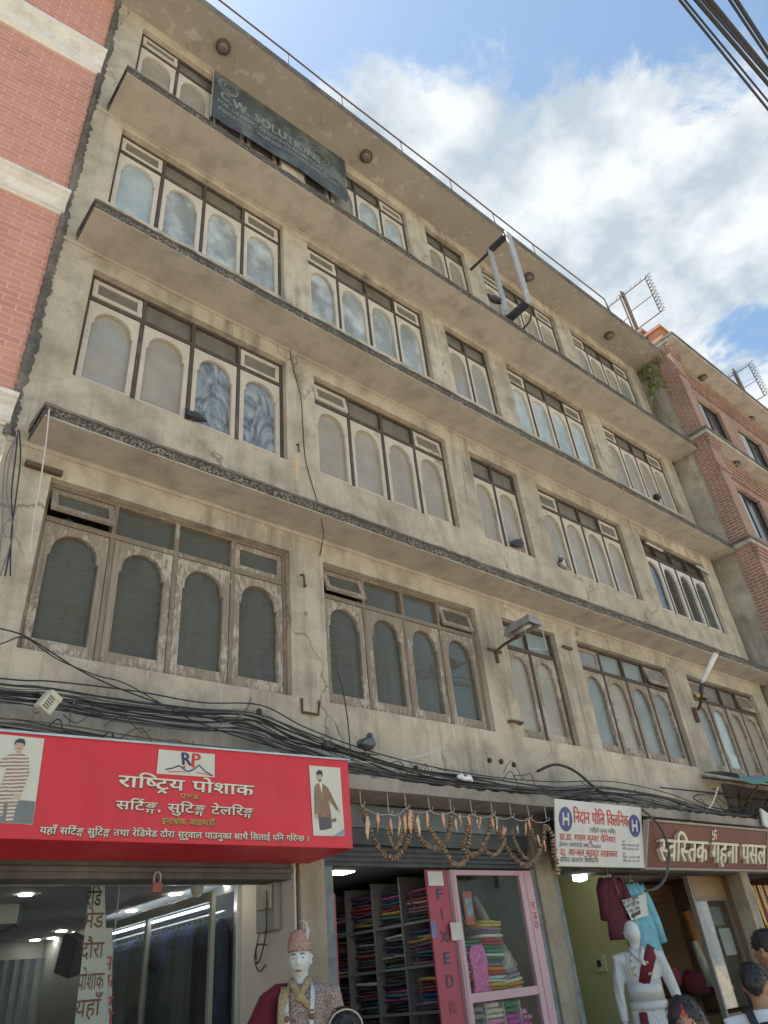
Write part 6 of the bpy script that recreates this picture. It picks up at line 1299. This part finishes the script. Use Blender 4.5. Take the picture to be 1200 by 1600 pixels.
for s, w in ((-1, .085), (-1, .095), (1, .085), (1, .095), (-1, .078), (1, .078)):
    P = spline([(s * w * .80, .01, 1.45), (s * w, -.10, 1.40), (s * w * .95, -.145, 1.28), (s * w * .75, -.15, 1.12), (s * .02, -.15, 1.03)], 9); bd.tube(P, .0055, 5)
for s in (-1, 1):
    bd2.ball((s * .082, -.152, 1.255), (.017, .01, .02), 10, 6)
    for q in range(7): bd2.ball((s * (.075 - .009 * q), -.158, 1.13 - .014 * q), .009, 8, 5)
onbody(t, M_, 'bead_strings', bd, flat('white_beads', (.62, .61, .60), .35, 0, .3, 60)); onbody(t, M_, 'pendants', bd2, flat('brown_pendant', (.19, .085, .04), .4))
one('plinth', MB().box(1.95, 2.55, -.65, -.05, -.05, .24), flat('painted_plinth', (.25, .23, .2), .8), 'low plinth under the mannequin before the tailor shop pier', 'plinth', bevel=.01)

def _folds(name, c):
    t = NT(name); f = t.noise(5, 3, .5, (2.2, 2.2, .5), dist=1.2); t.bump(f, .9, .05); return t.fin(t.ramp(f, (.3, tuple(x * .9 for x in c)), (.7, c)), .85, 0, .2)
# white mannequin with a blank face
DAU = _folds('white_cotton_tunic', (.60, .585, .545)); SIL = brocade('silver_brocade', (.46, .44, .40), (.62, .60, .56), 40)
mp = Vector((6.40, -.32, .20)); my = look(-.72, -.69)
arm2 = ([(-.205, .01, 1.37), (-.255, .02, 1.10), (-.27, -.03, .84)], [(.205, .01, 1.37), (.27, .03, 1.12), (.31, .0, .88)])
t, M_, HM, k = figure('mannequin', 'mannequin', 'blank-faced ivory mannequin in a white tunic with a maroon velvet sash', mp, my, 1.76, MANW, DAU, flat('white_trousers', (.60, .58, .54), .8), None, R(14), R(6), eyes=False, lips=False, face=False, arms=arm2, headtilt=R(-3))
sk = MB().loft([(0, 0, 1.02), (0, 0, .92), (0, -.01, .75), (0, -.01, .55)], [(.165, .115), (.185, .13), (.225, .16), (.25, .18)], 26, ref=(0, 1, 0)); onbody(t, M_, 'tunic_skirt', sk, DAU)
onbody(t, M_, 'waist_panel', MB().loft([(0, 0, 1.19), (0, 0, 1.02)], [(.169, .123), (.168, .121)], 24, ref=(0, 1, 0)), flat('silver_satin', (.52, .50, .46), .45, .1, .08, 10)); onbody(t, M_, 'belt', MB().loft([(0, 0, 1.018), (0, 0, .945)], [(.178, .128), (.182, .131)], 24, ref=(0, 1, 0)), SIL)
onbody(t, M_, 'sash', MB().loft([(.16, .06, 1.42), (.145, -.02, 1.445), (.11, -.105, 1.39), (.03, -.133, 1.27), (-.02, -.112, 1.16)], [(.046, .010), (.052, .012), (.056, .012), (.056, .011), (.052, .009)], 14, ref=(0, 1, 0)), VELV)
onbody(t, M_, 'sash_tail', MB().loft([(-.10, -.140, .94), (-.12, -.165, .75), (-.13, -.185, .5)], [(.038, .01), (.042, .01), (.045, .01)], 10, ref=(0, 1, 0)), VELV)
onbody(t, M_, 'collar', MB().loft([(-.07, -.03, 1.47), (-.05, -.09, 1.43), (.02, -.130, 1.33), (.06, -.135, 1.23)], [(.022, .006)] * 4, 8, ref=(0, 1, 0)).loft([(.07, -.03, 1.47), (.05, -.095, 1.43), (.0, -.132, 1.35)], [(.022, .006)] * 3, 8, ref=(0, 1, 0)), SIL)
br = MB()
for x, z in ((-.09, 1.36), (-.075, 1.30), (-.10, 1.29), (-.085, 1.24), (.055, 1.33)): br.ball((x, -.135, z), (.013, .005, .013), 10, 6)
onbody(t, M_, 'brooches', br, GOLDB); onbody(t, M_, 'belt_tassel', MB().loft([(.13, -.12, .96), (.16, -.13, .8), (.17, -.14, .6)], [(.015, .008), (.02, .01), (.025, .01)], 8), SIL)
one('plinth', MB().box(6.1, 6.75, -.62, -.03, -.05, .20), flat('painted_plinth', (.25, .23, .2), .8), 'low plinth under the white mannequin', 'plinth', bevel=.01)

# passers-by
def stand(u, v, c, H): d = RT * ((u - 600) / FPX) - UP * ((v - 800) / FPX) + FW; p = Vector(CAM + d * c); p.z = -.10; return p
def ztop(u, v, c): d = RT * ((u - 600) / FPX) - UP * ((v - 800) / FPX) + FW; return float((CAM + d * c)[2])
p = stand(537, 1573, 3.7, 1); H = (ztop(537, 1573, 3.7) + .10) * 1.70 / 1.718; tc = Vector((CAM[0] - p.x, CAM[1] - p.y))
t, M_, HM, k = figure('person', 'person', 'woman with black hair and a beaded hair band at the bottom edge', p, look(tc.x, tc.y), H, SKINM, flat('green_blouse', (.05, .09, .06), .8), flat('dark_skirt_cloth', (.05, .04, .05), .8), (.055, -.02, -.06, .016), R(6), R(-4), True)
hb = MB(); hb2 = MB()
for i in range(25):
    a = R(-86 + 172 * i / 24); q = Vector((math.sin(a) * .090, -.052 - .02 * math.cos(a), .035 + math.cos(a) * .082)); hb.ball(q, .0052, 6, 5)
onhead(t, M_, HM, 'hair_band', hb, flat('pearl_band', (.55, .50, .42), .3)); onhead(t, M_, HM, 'bun', MB().ball((0, .115, .0), (.05, .045, .05), 14, 10), HAIRM)
p = stand(1063, 1556, 3.3, 1); H = (ztop(1063, 1556, 3.3) + .10) * 1.70 / 1.718
t, M_, HM, k = figure('person', 'person', 'dark-haired woman with a red forehead mark at the bottom edge', p, look(-.72, -.55), H, SKINM, flat('rose_blouse', (.28, .06, .08), .8), flat('dark_skirt_cloth', (.05, .04, .05), .8), (.050, -.03, -.08, .018), R(-12), R(-10), True, seed=4)
onhead(t, M_, HM, 'forehead_mark', MB().ball((.0, -.093, .052), (.010, .006, .016), 10, 6), flat('vermilion', (.50, .035, .03), .7)); onhead(t, M_, HM, 'parting_mark', MB().ball((.0, -.084, .076), (.004, .006, .014), 8, 6), flat('vermilion', (.50, .035, .03), .7))
onhead(t, M_, HM, 'loose_hair', MB().loft([(.0, .03, .06), (.02, .10, .0), (.02, .12, -.10), (.02, .11, -.22)], [(.08, .05), (.085, .05), (.075, .045), (.04, .03)], 14), HAIRM)
p = stand(1169, 1504, 4.6, 1); H = (ztop(1169, 1504, 4.6) + .10) * 1.70 / 1.712
t, M_, HM, k = figure('person', 'person', 'man in a white shirt wearing a black backpack, seen from behind', p, look(.86, .5), H, SKINM, flat('white_shirt_cotton', (.62, .62, .62), .8, 0, .05, 6), flat('navy_trousers', (.03, .035, .05), .8), (.058, .012, -.055, .010), R(-8), R(3), seed=2)
bp_ = thing('backpack', 'black backpack on the back of the man in the white shirt', 'backpack', tuple(M_ @ Vector((0, .2, 1.2)))); BPM = flat('black_nylon', (.014, .014, .016), .55, 0, .3, 12, .2)
obj('bag', MB().loft([(0, .20, .93), (0, .215, 1.0), (0, .22, 1.18), (0, .205, 1.33), (0, .18, 1.385)], [(.12, .07), (.145, .085), (.14, .085), (.115, .07), (.06, .035)], 18, ref=(0, 1, 0), sq=.7).xf(M_), BPM, bp_, True); obj('pocket', MB().loft([(0, .29, .97), (0, .305, 1.05), (0, .29, 1.14)], [(.10, .03), (.11, .035), (.09, .025)], 14, ref=(0, 1, 0), sq=.6).xf(M_), BPM, bp_, True)
for s in (-1, 1): obj('strap', MB().loft([(s * .075, .15, 1.36), (s * .095, .07, 1.462), (s * .105, -.02, 1.452), (s * .115, -.105, 1.36), (s * .12, -.135, 1.2), (s * .14, -.06, 1.02), (s * .14, .10, .98)], [(.026, .007)] * 7, 8).xf(M_), BPM, bp_, True)
p = stand(1192, 1455, 5.0, 1); H = (ztop(1192, 1452, 5.0) + .10) * 1.70 / 1.712
figure('person', 'person', 'dark-haired man in a dark jacket partly cut off by the right edge', p, look(.5, .86), min(H, 1.80), SKINM, flat('dark_jacket', (.025, .025, .028), .8), flat('navy_trousers', (.03, .035, .05), .8), (.058, .012, -.05, .011), R(20), 0, seed=3)
bpy.data.objects.remove(FO)
